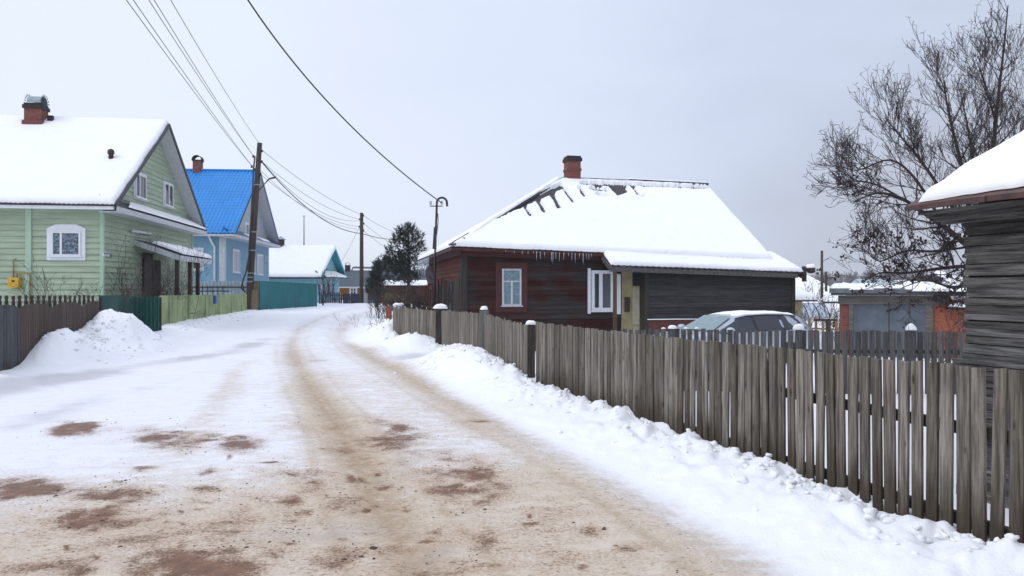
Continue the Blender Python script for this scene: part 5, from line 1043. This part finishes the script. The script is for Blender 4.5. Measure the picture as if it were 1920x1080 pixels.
# clothes post
a=P(1553,600,18.5); e=empty('clothes_post',(a.x,18.5,-.45),0,'dark T shaped clothes line post in front of the yellow picket fence','clothes post')
h=a.z+.45; m=MB(); m.box((-.045,-.045,-.1),(.045,.045,h-.02)); m.build('post',BROWND,e); m=MB(); m.beam((-.37,-.05,h),(.24,.06,h+.0),.05,.05); m.build('crossbar',BROWND,e)
# power pylon
a=P(1692,540,260); e=empty('power_pylon',(a.x,260,-3),0,'distant steel lattice power pylon above the treeline','pylon'); H_=P(0,469,260).z+3
m=MB(); 
for sx in (-1,1):
    m.beam((sx*1.9,0,0),(sx*.4,0,H_*.7),.28,.28); m.beam((sx*.4,0,H_*.7),(0,0,H_),.25,.25)
for k in range(7): z0=H_*.1*k; w0=1.9-1.5*(z0/(H_*.7)); z1=H_*.1*(k+1); w1=1.9-1.5*(z1/(H_*.7)); m.beam((-w0,0,z0),(w1,0,z1),.16,.16); m.beam((w0,0,z0),(-w1,0,z1),.16,.16)
m.build('lattice_tower',m_plain('pylon_steel',(.12,.12,.14),.6),e)
for z in (.70,.82,.93): m=MB(); m.beam((-2.6,0,H_*z),(2.6,0,H_*z),.22,.22); m.build('crossarm',m_plain('pylon_arm',(.12,.12,.14),.6),e)
# ================================================================== CAR
heading=R(180+25); cc=(P(1400,0,20.9).x-.6,20.7)
car=empty('parked_car',(cc[0],cc[1],-.46),heading,'silver blue wagon with snow streaks on its roof parked behind the dark picket fence','car')
PAINT=m_plain('silver_blue_paint',(.44,.48,.53),.28,.5,var=.04); CARGL=m_glass('tinted_car_glass',(.014,.018,.024),.04); WSH=m_glass('windshield_glass',(.10,.145,.155),.05); BLK=m_plain('black_plastic',(.015,.015,.017),.5)
# stations measured from the front (x decreases to the rear), local +x = forward
ST=[(2.33,.45,.60,.62,.62,.70,.72),(2.25,.28,.72,.72,.72,.80,.80),(2.0,.22,.84,.80,.80,.86,.84),(1.5,.20,.90,.86,.90,.90,.80),(1.12,.20,.91,.90,.93,.90,.74),(.28,.20,.92,.93,1.36,.90,.60),(-.1,.20,.92,.935,1.42,.90,.61),(-.8,.20,.92,.945,1.445,.90,.61),(-1.4,.20,.92,.96,1.43,.90,.60),(-1.9,.20,.92,.98,1.385,.89,.57),(-2.12,.22,.90,.985,1.33,.87,.54),(-2.36,.3,.86,.96,1.02,.83,.66),(-2.42,.40,.80,.70,.72,.80,.76)]
# tuple: x, zlow, zmid(unused), zshoulder, zroof, halfwidth, roof halfwidth
def ring(s):
    x,zl,_,zs,zr,w_,wr_=s; r=[(x,-w_*.93,zl),(x,-w_,.48),(x,-w_*.985,zs),(x,-wr_,zr-.03 if zr>zs+.1 else zr),(x,-wr_*.55,zr+.01),(x,wr_*.55,zr+.01),(x,wr_,zr-.03 if zr>zs+.1 else zr),(x,w_*.985,zs),(x,w_,.48),(x,w_*.93,zl)]
    return r
m=MB(); Rn=[ring(s) for s in ST]; vs=[p for r in Rn for p in r]; k=10; fs=[]
for i in range(len(ST)-1):
    for j in range(k): j2=(j+1)%k; fs.append((i*k+j,i*k+j2,(i+1)*k+j2,(i+1)*k+j))
fs.append(tuple(range(k))[::-1]); fs.append(tuple((len(ST)-1)*k+j for j in range(k))); m.add(vs,fs); body=m.build('body',PAINT,car,True)
def interp(x,i):
    for s,t in zip(ST[:-1],ST[1:]):
        if s[0]>=x>=t[0]: f=(s[0]-x)/(s[0]-t[0]); return s[i]+(t[i]-s[i])*f
    return ST[-1][i]
def sidept(x,f,sg,o=.008):
    w0,w1,z0,z1=interp(x,5)*.985,interp(x,6),interp(x,3),interp(x,4)-.03; return (x,sg*(w0+(w1-w0)*f+o),z0+(z1-z0)*f)
for sg in (-1,1):
    m=MB(); n=24; lo=[]; hi=[]
    for i in range(n+1):
        x=1.03+(-2.08-1.03)*i/n; top=.91
        if x>.25: top=max(.05,.88*(1.03-x)/.75)
        if x<-1.9: top=.9-.4*(-1.9-x)/.2
        lo.append(sidept(x,.0,sg,.004)); hi.append(sidept(x,top,sg,.004))
    m.add(lo+hi,[(i,i+1,n+2+i,n+1+i) for i in range(n)]); m.build('window_surround',BLK,car)
    for (xa,xb,nm) in ((.98,-.22,'front_window'),(-.30,-1.18,'rear_window'),(-1.26,-2.05,'quarter_window')):
        m=MB(); n=8; lo=[];hi=[]
        for i in range(n+1):
            x=xa+(xb-xa)*i/n; top=.86
            if nm=='front_window' and x>.25: top=max(.05,.86*(.98-x)/(.73)) 
            if nm=='quarter_window': top=.84 if x>-1.85 else .84-.5*(-1.85-x)/.2
            if nm=='front_window' and x>.25:
                # follow the windshield pillar
                zs_=interp(x,3); zr_=interp(x,4); 
                top=.80 if zr_-zs_>.06 else .05
            lo.append(sidept(x,.05,sg)); hi.append(sidept(x,top,sg))
        m.add(lo+hi,[(i,i+1,n+2+i,n+1+i) for i in range(n)]); m.build(nm,CARGL,car)
m=MB(); a,b=ST[4],ST[5]
def ws(fx_,fy_): x=a[0]+(b[0]-a[0])*fx_; z=a[4]+(b[4]-a[4])*fx_+.012; w_=(a[6]+(b[6]-a[6])*fx_)*.9; return (x+.006,fy_*w_,z+.012+.012*(1-fy_*fy_))
n=6; g=[ws(.05+.87*i/n,-1+2*j/8) for i in range(n+1) for j in range(9)]; m.add(g,[(i*9+j,i*9+j+1,i*9+j+10,i*9+j+9) for i in range(n) for j in range(8)]); m.build('windshield',WSH,car,True)
m=MB(); g=[(-2.13-.2*f,y*(.52+.06*f),1.305-.27*f) for f in (0,.5,1) for y in (-1,-.5,0,.5,1)]; g=[(x-.02,y,z+.02) for x,y,z in g]; m.add(g,[(i*5+j,i*5+j+1,i*5+j+6,i*5+j+5) for i in range(2) for j in range(4)]); m.build('tailgate_window',CARGL,car)
m=MB(); 
for sg in (-1,1):
    m=MB(); blob_mesh(m,(.78,sg*1.02,1.0),.12,.13,.085,2,12,8,.03,False); m.build('door_mirror',PAINT,car,True)
    m=MB(); m.box((-2.33,sg*.78,.70),(-2.43,sg*.62,.90)); m.box((-2.16,sg*.865,.72),(-2.40,sg*.80,.93)); m.build('tail_light',m_plain('red_lens',(.55,.01,.012),.2),car)
    m=MB(); m.box((2.1,sg*.78,.62),(2.27,sg*.5,.74)); m.build('headlight',WHITE,car)
    m=MB(); L=[sidept(x,.93,sg,.012) for x in (.3,-.1,-.8,-1.4,-1.9)]; m.tube(L,.012,5); m.build('roof_rail',DKMETAL,car)
    for xw in (1.42,-1.42):
        m=MB(); n=24; prof=[(.19,-.1),(.30,-.11),(.33,-.07),(.33,.07),(.30,.11),(.19,.1)]
        m.lathe(prof,(0,0,0),n); wl_=m.build('wheel',BLK,car,True); wl_.location=(xw,sg*.82,.33); wl_.rotation_euler=(R(90),0,0)
        m=MB(); m.lathe([(.19,-.07),(.19,.07)],(0,0,0),16); m.build('rim',ZINC,wl_)
def roofpt(x,f): return (x,f*interp(x,6),interp(x,4)+.02)
for i,(xa,xb,f0,f1_) in enumerate(((.2,-2.0,-.05,.92),(.24,-1.9,-.95,-.2))):
    snow_sheet('roof_snow',car,[roofpt(xb,f0),roofpt(xb,f1_),roofpt(xa,f1_),roofpt(xa,f0)],.0,.1,.08,seed=80+i,lift=.0) if False else None
m=MB(); nx,ny=40,16; vs=[]
for i in range(nx+1):
    for j in range(ny+1):
        x=.25-2.35*i/nx; f=-1+2*j/ny; zr=interp(x,4); w_=interp(x,6); s=float(fbm(x*1.2,f*6+3,4,5)); ed=min(1,(1-abs(f))*4,(i/nx)*8,(1-i/nx)*8); t=(.012+.05*max(0,s+.12))*ed-.004
        bz=zr+.01 if abs(f)<.55 else zr+.01-.04*(abs(f)-.55)/.45; vs.append((x,f*w_,bz+t))
m.add(vs,[(i*(ny+1)+j,(i+1)*(ny+1)+j,(i+1)*(ny+1)+j+1,i*(ny+1)+j+1) for i in range(nx) for j in range(ny)]); m.build('roof_snow',SNOW,car,True)
# ================================================================== TREES
def tree_branch(m,p,d,L,r,depth,rg,up=.12,wig=.22,nch=(4,6),ratio=.55,spread=.9,rmin=.004,tips=None,segs=5,keep=(.25,.97)):
    pts=[Vector(p)]; rad=[r]; dd=Vector(d).normalized()
    for i in range(segs):
        dd=(dd+Vector((rg.gauss(0,wig),rg.gauss(0,wig),rg.gauss(0,wig)))*.6+Vector((0,0,up))*.5).normalized(); pts.append(pts[-1]+dd*L/segs); rad.append(max(rmin,r*(1-.75*(i+1)/segs)))
    m.tube(pts,rad,5 if r>.03 else (4 if r>.012 else 3),cap=False)
    if tips is not None: tips.append((pts[-1].copy(),dd.copy(),depth))
    if depth<=0: return
    n=rg.randint(*nch)
    for k in range(n):
        t=rg.uniform(*keep)*segs; i=min(int(t),segs-1); q=pts[i].lerp(pts[i+1],t-i); ax=(pts[i+1]-pts[i]).normalized()
        rv=Vector((rg.gauss(0,1),rg.gauss(0,1),rg.gauss(0,1))); rv=(rv-ax*rv.dot(ax)).normalized(); nd=(ax+rv*spread*rg.uniform(.6,1.2)).normalized()
        tree_branch(m,q,nd,L*ratio*rg.uniform(.7,1.25),max(rmin,r*(1-.7*t/segs)*.6),depth-1,rg,up,wig,nch,ratio,spread,rmin,tips,max(3,segs-1),keep)
def poly_limb(m,pts,r0,r1,rg,depth,tips,nsub,Lsub,up=.15,spread=.8,rmin=.005):
    P_=[Vector(p) for p in pts]; fine=[]
    for i in range(len(P_)-1):
        for k in range(4):
            t=k/4; p0=P_[max(i-1,0)];p1=P_[i];p2=P_[i+1];p3=P_[min(i+2,len(P_)-1)]
            fine.append(.5*((2*p1)+(p2-p0)*t+(2*p0-5*p1+4*p2-p3)*t*t+(3*p1-p0-3*p2+p3)*t**3))
    fine.append(P_[-1]); n=len(fine); rad=[r0+(r1-r0)*i/(n-1) for i in range(n)]; m.tube(fine,rad,7,cap=False)
    for k in range(nsub):
        t=rg.uniform(.12,1)*(n-1); i=min(int(t),n-2); q=fine[i]; ax=(fine[i+1]-fine[i]).normalized(); rv=Vector((rg.gauss(0,1),rg.gauss(0,.8),rg.gauss(.25,1))); rv=(rv-ax*rv.dot(ax)).normalized()
        tree_branch(m,q,(ax*.7+rv*spread),Lsub*rg.uniform(.6,1.25),rad[i]*.36+.003,depth,rg,up,.17,(3,5),.6,.62,rmin,tips,6)
rt=random.Random(21)
tr=empty('rowan_tree',(P(1855,0,12).x,12,-.42),0,'large bare dark tree with berry clusters rising behind the grey barn','tree'); tb=Vector((P(1855,0,12).x,12,-.42))
m=MB(); tips=[]
def W_(px_,py_,Y): return P(px_,py_,Y)-tb
m.tube([(0,0,-.1),W_(1850,560,12),W_(1838,470,12)],[.16,.14,.12],9); m.build('trunk',BARK,tr,True)
m=MB()
LIM=[([(1840,480,12),(1808,455,12),(1770,425,11.8),(1730,398,11.6),(1690,372,11.4),(1645,362,11.2),(1600,379,11)],.075,.012,15,.75),
 ([(1836,470,12),(1820,400,12.2),(1805,320,12.4),(1788,250,12.5),(1775,190,12.5),(1770,150,12.6)],.065,.01,15,.7),
 ([(1842,470,12),(1850,380,12.4),(1862,280,12.6),(1872,180,12.8),(1882,90,13),(1890,10,13)],.065,.012,16,.8),
 ([(1840,500,12),(1800,500,11.8),(1750,505,11.5),(1700,512,11.2),(1650,512,11),(1625,525,11)],.05,.008,15,.5),
 ([(1836,460,12),(1790,395,12.3),(1740,320,12.6),(1705,275,12.8),(1675,240,12.9),(1660,220,13)],.05,.008,17,.6),
 ([(1842,460,12),(1880,380,12),(1915,290,12),(1960,180,12),(2000,80,12)],.06,.01,16,.9),
 ([(1770,425,11.8),(1720,340,11.9),(1670,300,12),(1610,319,12),(1578,312,12)],.035,.007,14,.6),
 ([(1836,520,12),(1790,540,11.7),(1740,525,11.3),(1690,540,11)],.04,.007,14,.45),
 ([(1800,440,12),(1760,470,11.6),(1700,470,11.3),(1650,490,11),(1625,470,11)],.035,.006,13,.5),
 ([(1845,420,12.4),(1825,310,13),(1815,240,13.3),(1800,170,13.5)],.05,.008,12,.7),
 ([(1690,372,11.4),(1640,345,11.4),(1592,340,11.3),(1560,353,11.2)],.025,.006,11,.4),
 ([(1870,240,12.8),(1850,170,13),(1830,110,13)],.03,.006,9,.6),([(1845,500,12),(1870,420,11.5),(1900,330,11.3),(1920,220,11.2)],.04,.008,12,.8)]
for pts,r0,r1,ns,Ls in LIM: poly_limb(m,[W_(*p) for p in pts],r0*.75,r1*.7,rt,2,tips,int(ns*(1.75 if pts[-1][1]<250 else 1.5)),Ls*.95,(.28 if pts[-1][1]<300 else .16),.75,.0031)
m.build('crown',TWIG,tr)
m=MB()
for (p,d,dep) in tips:
    yy=px_of(p+tb)[1]
    pr=.2 if yy>430 else (.03 if yy>330 else .0)
    if dep<=1 and rt.random()<pr:
        for _ in range(rt.randint(2,5)):
            c=p+Vector((rt.gauss(0,.022),rt.gauss(0,.022),rt.gauss(-.01,.02))); s=rt.uniform(.012,.024)
            m.add([c+Vector(v)*s for v in ((1,0,0),(0,1,0),(-1,0,0),(0,-1,0),(0,0,1),(0,0,-1))],[(0,1,4),(1,2,4),(2,3,4),(3,0,4),(1,0,5),(2,1,5),(3,2,5),(0,3,5)])
    elif dep==0 and rt.random()<.5:   # empty flower stalks
        for _ in range(3):
            e2=p+Vector((rt.gauss(0,.04),rt.gauss(0,.04),rt.gauss(.02,.03))); m.tube([p,e2],.003,3,False)
o=m.build('berry_clusters',m_plain('dried_berries',(.035,.018,.02),.8),tr); o['kind']='stuff'
# pine
def needle_tree(name,label,Y,lobes,trunk,n,seed,mat,blade=.2,cat='tree'):
    rg_=random.Random(seed); b0=P(trunk[0],570,Y); b0.z=.2; e=empty(name,b0,0,label,cat); 
    m=MB(); top=P(trunk[0]+trunk[2],trunk[1],Y)-b0; m.tube([(0,0,-.3),top*.5+Vector((.05,0,0)),top],[.13,.09,.03],8); 
    m.build('trunk',BARK,e,True); c=MB(); br=MB()
    tot=sum(l[2]*l[3] for l in lobes)
    for (lx,ly,rx,ry) in lobes:
        C=P(lx,ly,Y)-b0; ax=rx/FX*Y; az=ry/FX*Y; k=int(n*rx*ry/tot)
        for _ in range(k):
            th=rg_.uniform(0,2*math.pi); cz=rg_.uniform(-1,1); s=math.sqrt(1-cz*cz); rad=rg_.uniform(.12,1.2)**.6
            v=Vector((s*math.cos(th)*ax,s*math.sin(th)*ax*.8,cz*az))*rad; p=C+v; out=(v.normalized()*.5+Vector((0,0,.7))+Vector((rg_.gauss(0,.3),rg_.gauss(0,.3),0))).normalized()
            for q in range(9):
                d=(out+Vector((rg_.gauss(0,.5),rg_.gauss(0,.5),rg_.gauss(0,.4)))).normalized(); sd=d.cross(Vector((rg_.gauss(0,1),rg_.gauss(0,1),rg_.gauss(0,1)))).normalized()*blade*.075
                base=p+out*rg_.uniform(-.08,.10); c.add([base-sd,base+sd,base+d*blade*rg_.uniform(.6,1.25)],[(0,1,2)])
        for _ in range(5):
            v=Vector((rg_.gauss(0,.5)*ax,rg_.gauss(0,.5)*ax,rg_.gauss(0,.4)*az)); zz=max(.3,min(.95,(C.z-.3)/max(top.z,.1)))
            br.tube([top*zz,(top*zz+C+v)/2+Vector((0,0,.1)),C+v],[.03,.02,.008],4,False)
    c.build('crown',mat,e); br.build('branches',BARK,e); return e
PINEM=m_plain('pine_needles',(.026,.040,.031),.7,var=.25,sc_=3); SPR=m_plain('spruce_needles',(.022,.036,.026),.7,var=.25,sc_=3)
needle_tree('pine_tree','dark bushy pine with an uneven crown left of the red house',45,[(762,432,17,10),(783,447,12,13),(757,455,22,14),(775,470,14,10),(745,480,22,14),(765,490,28,16),(725,493,12,12),(740,505,28,15),(770,515,22,14),(750,520,28,12),(712,505,8,10),(742,447,8,9),(728,470,7,8),(772,428,9,7),(790,462,9,9),(752,437,10,9),(718,487,9,9),(706,500,8,9)],(765,430,0),1150,3,PINEM,.25)
needle_tree('spruce_tree','small dark conical evergreen left of the pine',48,[(708,496,6,9),(706,512,12,11),(705,528,17,12),(704,543,19,12)],(706,488,0),900,4,SPR,.18)
# shrubs
def shrub(name,label,x,y,z,n,H,spread,seed,r=.010,depth=2,up=.2,mat=TWIG,cat='shrub',cl=.25,rmin=.004,grp=None):
    rg_=random.Random(seed); e=empty(name,(x,y,z),0,label,cat,grp); m=MB()
    for i in range(n):
        a=rg_.uniform(0,6.28); p=Vector((rg_.gauss(0,cl),rg_.gauss(0,cl),-.1)); d=Vector((math.cos(a)*spread*rg_.uniform(.2,1),math.sin(a)*spread*rg_.uniform(.2,1),1))
        tree_branch(m,p,d,H*rg_.uniform(.6,1.1),r,depth,rg_,up,.3,(3,5),.5,.8,rmin,None,6,(.2,.95))
    m.build('stems',mat,e); return e
def at(px_,Y,z=.1): p=P(px_,540,Y); return (p.x,Y,z)
shrub('rose_bush','wide bare bush behind the knobbed fence under the carved window',*at(100,20.5),9,1.75,.7,1,.012)
shrub('rose_bush','bare arching bush at the green house corner',*at(150,21.5),8,1.75,.9,2,.012,up=.0)
shrub('rose_bush','small bare bush close to the yellow gas pipe',*at(55,20.5),6,1.5,.8,3,.010,up=.05)
shrub('lilac_bush','thin bare lilac left of the green house porch',*at(225,25.2),10,2.0,.8,4,.012)
shrub('lilac_bush','dense bare lilac in front of the dark porch door',*at(268,26.8),9,2.5,.5,5,.011,2)
shrub('lilac_bush','dense bare lilac in front of the middle of the porch',*at(298,27.6),11,2.6,.45,6,.011,2)
shrub('lilac_bush','dense bare lilac by the maroon porch posts',*at(330,28.6),10,2.4,.5,7,.011,2)
shrub('lilac_bush','loose bare lilac between the green house sign and the porch',*at(250,26.0),9,2.3,.9,8,.012)
shrub('dry_weeds','tuft of dark dry weeds left of the terracotta fence end',*at(711,31,.5),12,.75,.35,9,.012,1,cl=.2,rmin=.006)
shrub('dry_weeds','second taller tuft of dry weeds touching the terracotta fence end',*at(727,30,.5),16,1.0,.4,10,.012,1,cl=.2,rmin=.006)
shrub('dry_weeds','flattened dry weeds below the far fence section',*at(732,25.5,.35),16,.6,1.2,12,.006,1,cl=.35,rmin=.003,up=-.1)
shrub('bramble','thin dry twigs on the slope of the near snow mound',*at(925,13.6,.18),8,.4,1.5,13,.005,1,cl=.3,rmin=.0025,up=-.1)
shrub('dry_weeds','few dry stalks poking from the snow at the foot of the post',*at(1010,12.0,.12),7,.32,.9,31,.004,1,cl=.18,rmin=.002)
shrub('dry_weeds','dry stalks in the snow bank below the middle picket section',*at(955,14.2,.12),7,.34,.9,32,.004,1,cl=.2,rmin=.002)
shrub('dry_weeds','sparse dry grass on the road side of the far snow bank',*at(705,27,.35),18,.5,.8,33,.005,1,cl=.5,rmin=.003)
m=MB(); rg_=random.Random(4); tree_branch(m,(0,0,0),(1,.1,.12),.75,.011,1,rg_,.0,.2,(3,4),.35,.7,.004,None,6); o=m.build('fallen_branch',TWIG); o.location=(*gp(895,708)[:2],.21); tag(o,'fallen bare twig lying on the near snow mound','branch')
shrub('apple_tree','small bare crooked tree in front of the turquoise house',*at(605,52.5,.4),3,2.7,.5,14,.04,2,cat='tree',cl=.02,rmin=.011)
shrub('apple_tree','bare curved tree growing behind the navy fence',*at(626,59,.2),1,2.6,1.6,15,.04,2,cat='tree',cl=.0,rmin=.011,up=.12)
shrub('hedge_shrub','dark bare thicket behind the far picket section, left part',*at(752,38,.3),13,1.15,.7,16,.016,3,cl=.6,rmin=.009)
shrub('hedge_shrub','dark bare thicket behind the far picket section beside the red house',*at(782,36,.3),15,1.1,.6,17,.016,3,cl=.6,rmin=.009)
shrub('hedge_shrub','brownish bare bush below the pine',*at(738,44,.3),8,1.9,.6,18,.016,2,cl=.4,rmin=.009)
shrub('hedge_shrub','bare bush filling the gap between thicket and red house corner',*at(796,40,.2),10,1.1,.5,19,.016,2,cl=.4,rmin=.009)
shrub('garden_shrub','thin bare shrub in front of the greenhouse',*at(1525,31,-.5),12,1.5,.5,20,.012,2,cl=.5,rmin=.006)
shrub('garden_shrub','bare shrub beside the garage brick pier',*at(1568,29,-.5),12,1.6,.5,22,.012,2,cl=.4,rmin=.006)
shrub('garden_shrub','bare shrub before the pink walled house',*at(1497,45,-.5),10,2.6,.5,23,.02,2,cl=.5,rmin=.009)
shrub('garden_shrub','low bare twigs behind the dark picket fence, right of the garage door',*at(1770,17,-.42),9,1.5,1.1,24,.014,2,cl=.3,rmin=.005,up=0)
# ground debris
rd=random.Random(8); m=MB()
def clod(m,x,y,s):
    z=hz(x,y); k=5; vs=[]; 
    for j in range(k): a=6.283*j/k+rd.random(); q=s*rd.uniform(.6,1.2); vs.append((x+q*math.cos(a),y+q*math.sin(a),z-.003))
    vs.append((x+rd.uniform(-.3,.3)*s,y,z+s*rd.uniform(.12,.35))); m.add(vs,[(j,(j+1)%k,k) for j in range(k)])
for (px_,py_,s) in ((200,787,.05),(66,775,.03),(226,1025,.055),(130,990,.035),(315,900,.03),(575,840,.025),(450,892,.035),(700,1025,.06),(196,1052,.03),(870,925,.025),(980,893,.02),(555,818,.02),(1275,1000,.03),(1060,850,.02)):
    x,y=gp(px_,py_); clod(m,x,y,s*.6)
for _ in range(1300):
    px_=rd.gauss(560,330); py_=rd.uniform(760,1090)
    if px_<-30 or px_>1900 or (px_-1000)>(py_-760)*1.2: continue
    x,y=gp(px_,py_); clod(m,x,y,rd.uniform(.004,.012)*(1 if rd.random()<.95 else 2.2))
for (cx_,cy_,rx_,ry_) in ((270,905,90,25),(470,930,110,50),(150,803,60,14),(860,900,80,35),(760,815,60,20),(380,825,90,16)):
    for _ in range(60):
        x,y=gp(rd.gauss(cx_,rx_),max(700,rd.gauss(cy_,ry_))); clod(m,x,y,rd.uniform(.005,.016))
o=m.build('dirt_clods',m_plain('dirt_clod',(.09,.06,.045),.95,var=.2,sc_=30)); tag(o,'scattered bits of dirt and grit on the packed snow road','debris',kind='stuff')
rc=random.Random(15); m=MB()
def chunk(x,y,s):
    z=hz(x,y); s*=.72; c=(x,y,z+s*.02); vs=[]; q=[Vector((rc.gauss(0,1),rc.gauss(0,1),rc.gauss(0,.8))).normalized()*s*rc.uniform(.55,1) for _ in range(9)]
    blob_mesh(m,c,s*rc.uniform(.7,1.4),s*rc.uniform(.7,1.3),s*rc.uniform(.5,.9),rc.randint(0,99),9,7,.42,False)
for _ in range(520):
    Y_=4.2+rc.random()**1.4*20; u_=abs(rc.gauss(.12,.22)); chunk(float(Rx(Y_))-u_-.02,Y_,rc.uniform(.015,.05)*(1.5 if rc.random()<.1 else 1))
for _ in range(160):
    a=rc.uniform(0,6.28); r_=abs(rc.gauss(0,.55)); chunk(-1.15+r_*math.cos(a)*.9,15.3+r_*math.sin(a)*1.5,rc.uniform(.02,.055))
for _ in range(240):
    a=rc.uniform(0,6.28); r_=abs(rc.gauss(.5,.6)); chunk(-9.9+r_*math.cos(a),17.8+r_*math.sin(a)*1.6,rc.uniform(.02,.07))
for _ in range(120):
    Y_=rc.uniform(25,42); chunk(float(Lx(Y_))+abs(rc.gauss(.4,.5))+.1,Y_,rc.uniform(.03,.07))
o=m.build('snow_chunks',SNOW,None,True); tag(o,'broken crusts and clods of snow on the ploughed banks and heaps','snow',kind='stuff')
# distant forest
rf=random.Random(2); m=MB(); m2=MB()
for i in range(1500):
    Y=rf.uniform(215,270); X=rf.uniform(35,215); H=rf.uniform(6.5,10.5)*(1.0+.12*math.sin(X*.12)); z0=-3.5; dark=rf.random()<.16
    if dark:
        for k in range(90):
            t=rf.random(); r_=(1-t)*H*.2+.2; a=rf.uniform(0,6.28); p=Vector((X+r_*math.cos(a)*rf.random(),Y+r_*math.sin(a),z0+H*(.1+.9*t))); s=.55
            m2.add([p,p+Vector((rf.uniform(-s,s),0,rf.uniform(-s,.1))),p+Vector((rf.uniform(-s,s),0,rf.uniform(-s,0)))],[(0,1,2)])
    else:
        m.tube([(X,Y,z0),(X+rf.gauss(0,.3),Y,z0+H)],[.14,.03],3,False)
        for k in range(46):
            t=rf.uniform(.2,.95); b=Vector((X,Y,z0+H*t)); d=Vector((rf.gauss(0,.55),rf.gauss(0,.4),rf.uniform(.3,1.1))); L=H*.26*(1.15-t); s=.05
            e2=b+d*L; m.add([b+Vector((-s,0,0)),b+Vector((s,0,0)),e2+Vector((.03,0,0)),e2-Vector((.03,0,0))],[(0,1,2,3)])
            e3=e2+Vector((rf.gauss(0,.5),0,rf.uniform(.1,.7))); m.add([e2-Vector((.05,0,0)),e2+Vector((.05,0,0)),e3],[(0,1,2)])
o=m.build('distant_forest',m_plain('far_twigs',(.19,.18,.19),.95)); tag(o,'bare grey birch forest along the horizon on the right','forest',kind='stuff')
o=m2.build('distant_spruces',m_plain('far_spruce',(.05,.065,.06),.95)); tag(o,'dark spruces mixed into the far forest on the right','forest',kind='stuff')
print('objects',len(bpy.data.objects))

# ------------------------------------------------------------------ thin winter haze
m=MB(); m.box((-700,-700,-6),(700,700,19)); hm=bpy.data.materials.new('haze'); hm.use_nodes=True; hn=hm.node_tree.nodes; hn.clear()
ho=hn.new('ShaderNodeOutputMaterial'); pv=hn.new('ShaderNodeVolumePrincipled'); pv.inputs['Color'].default_value=(.93,.95,1,1); pv.inputs['Density'].default_value=.0006; hm.node_tree.links.new(pv.outputs[0],ho.inputs['Volume'])
o=m.build('haze',hm); tag(o,'thin pale winter haze over the village','haze',kind='stuff')
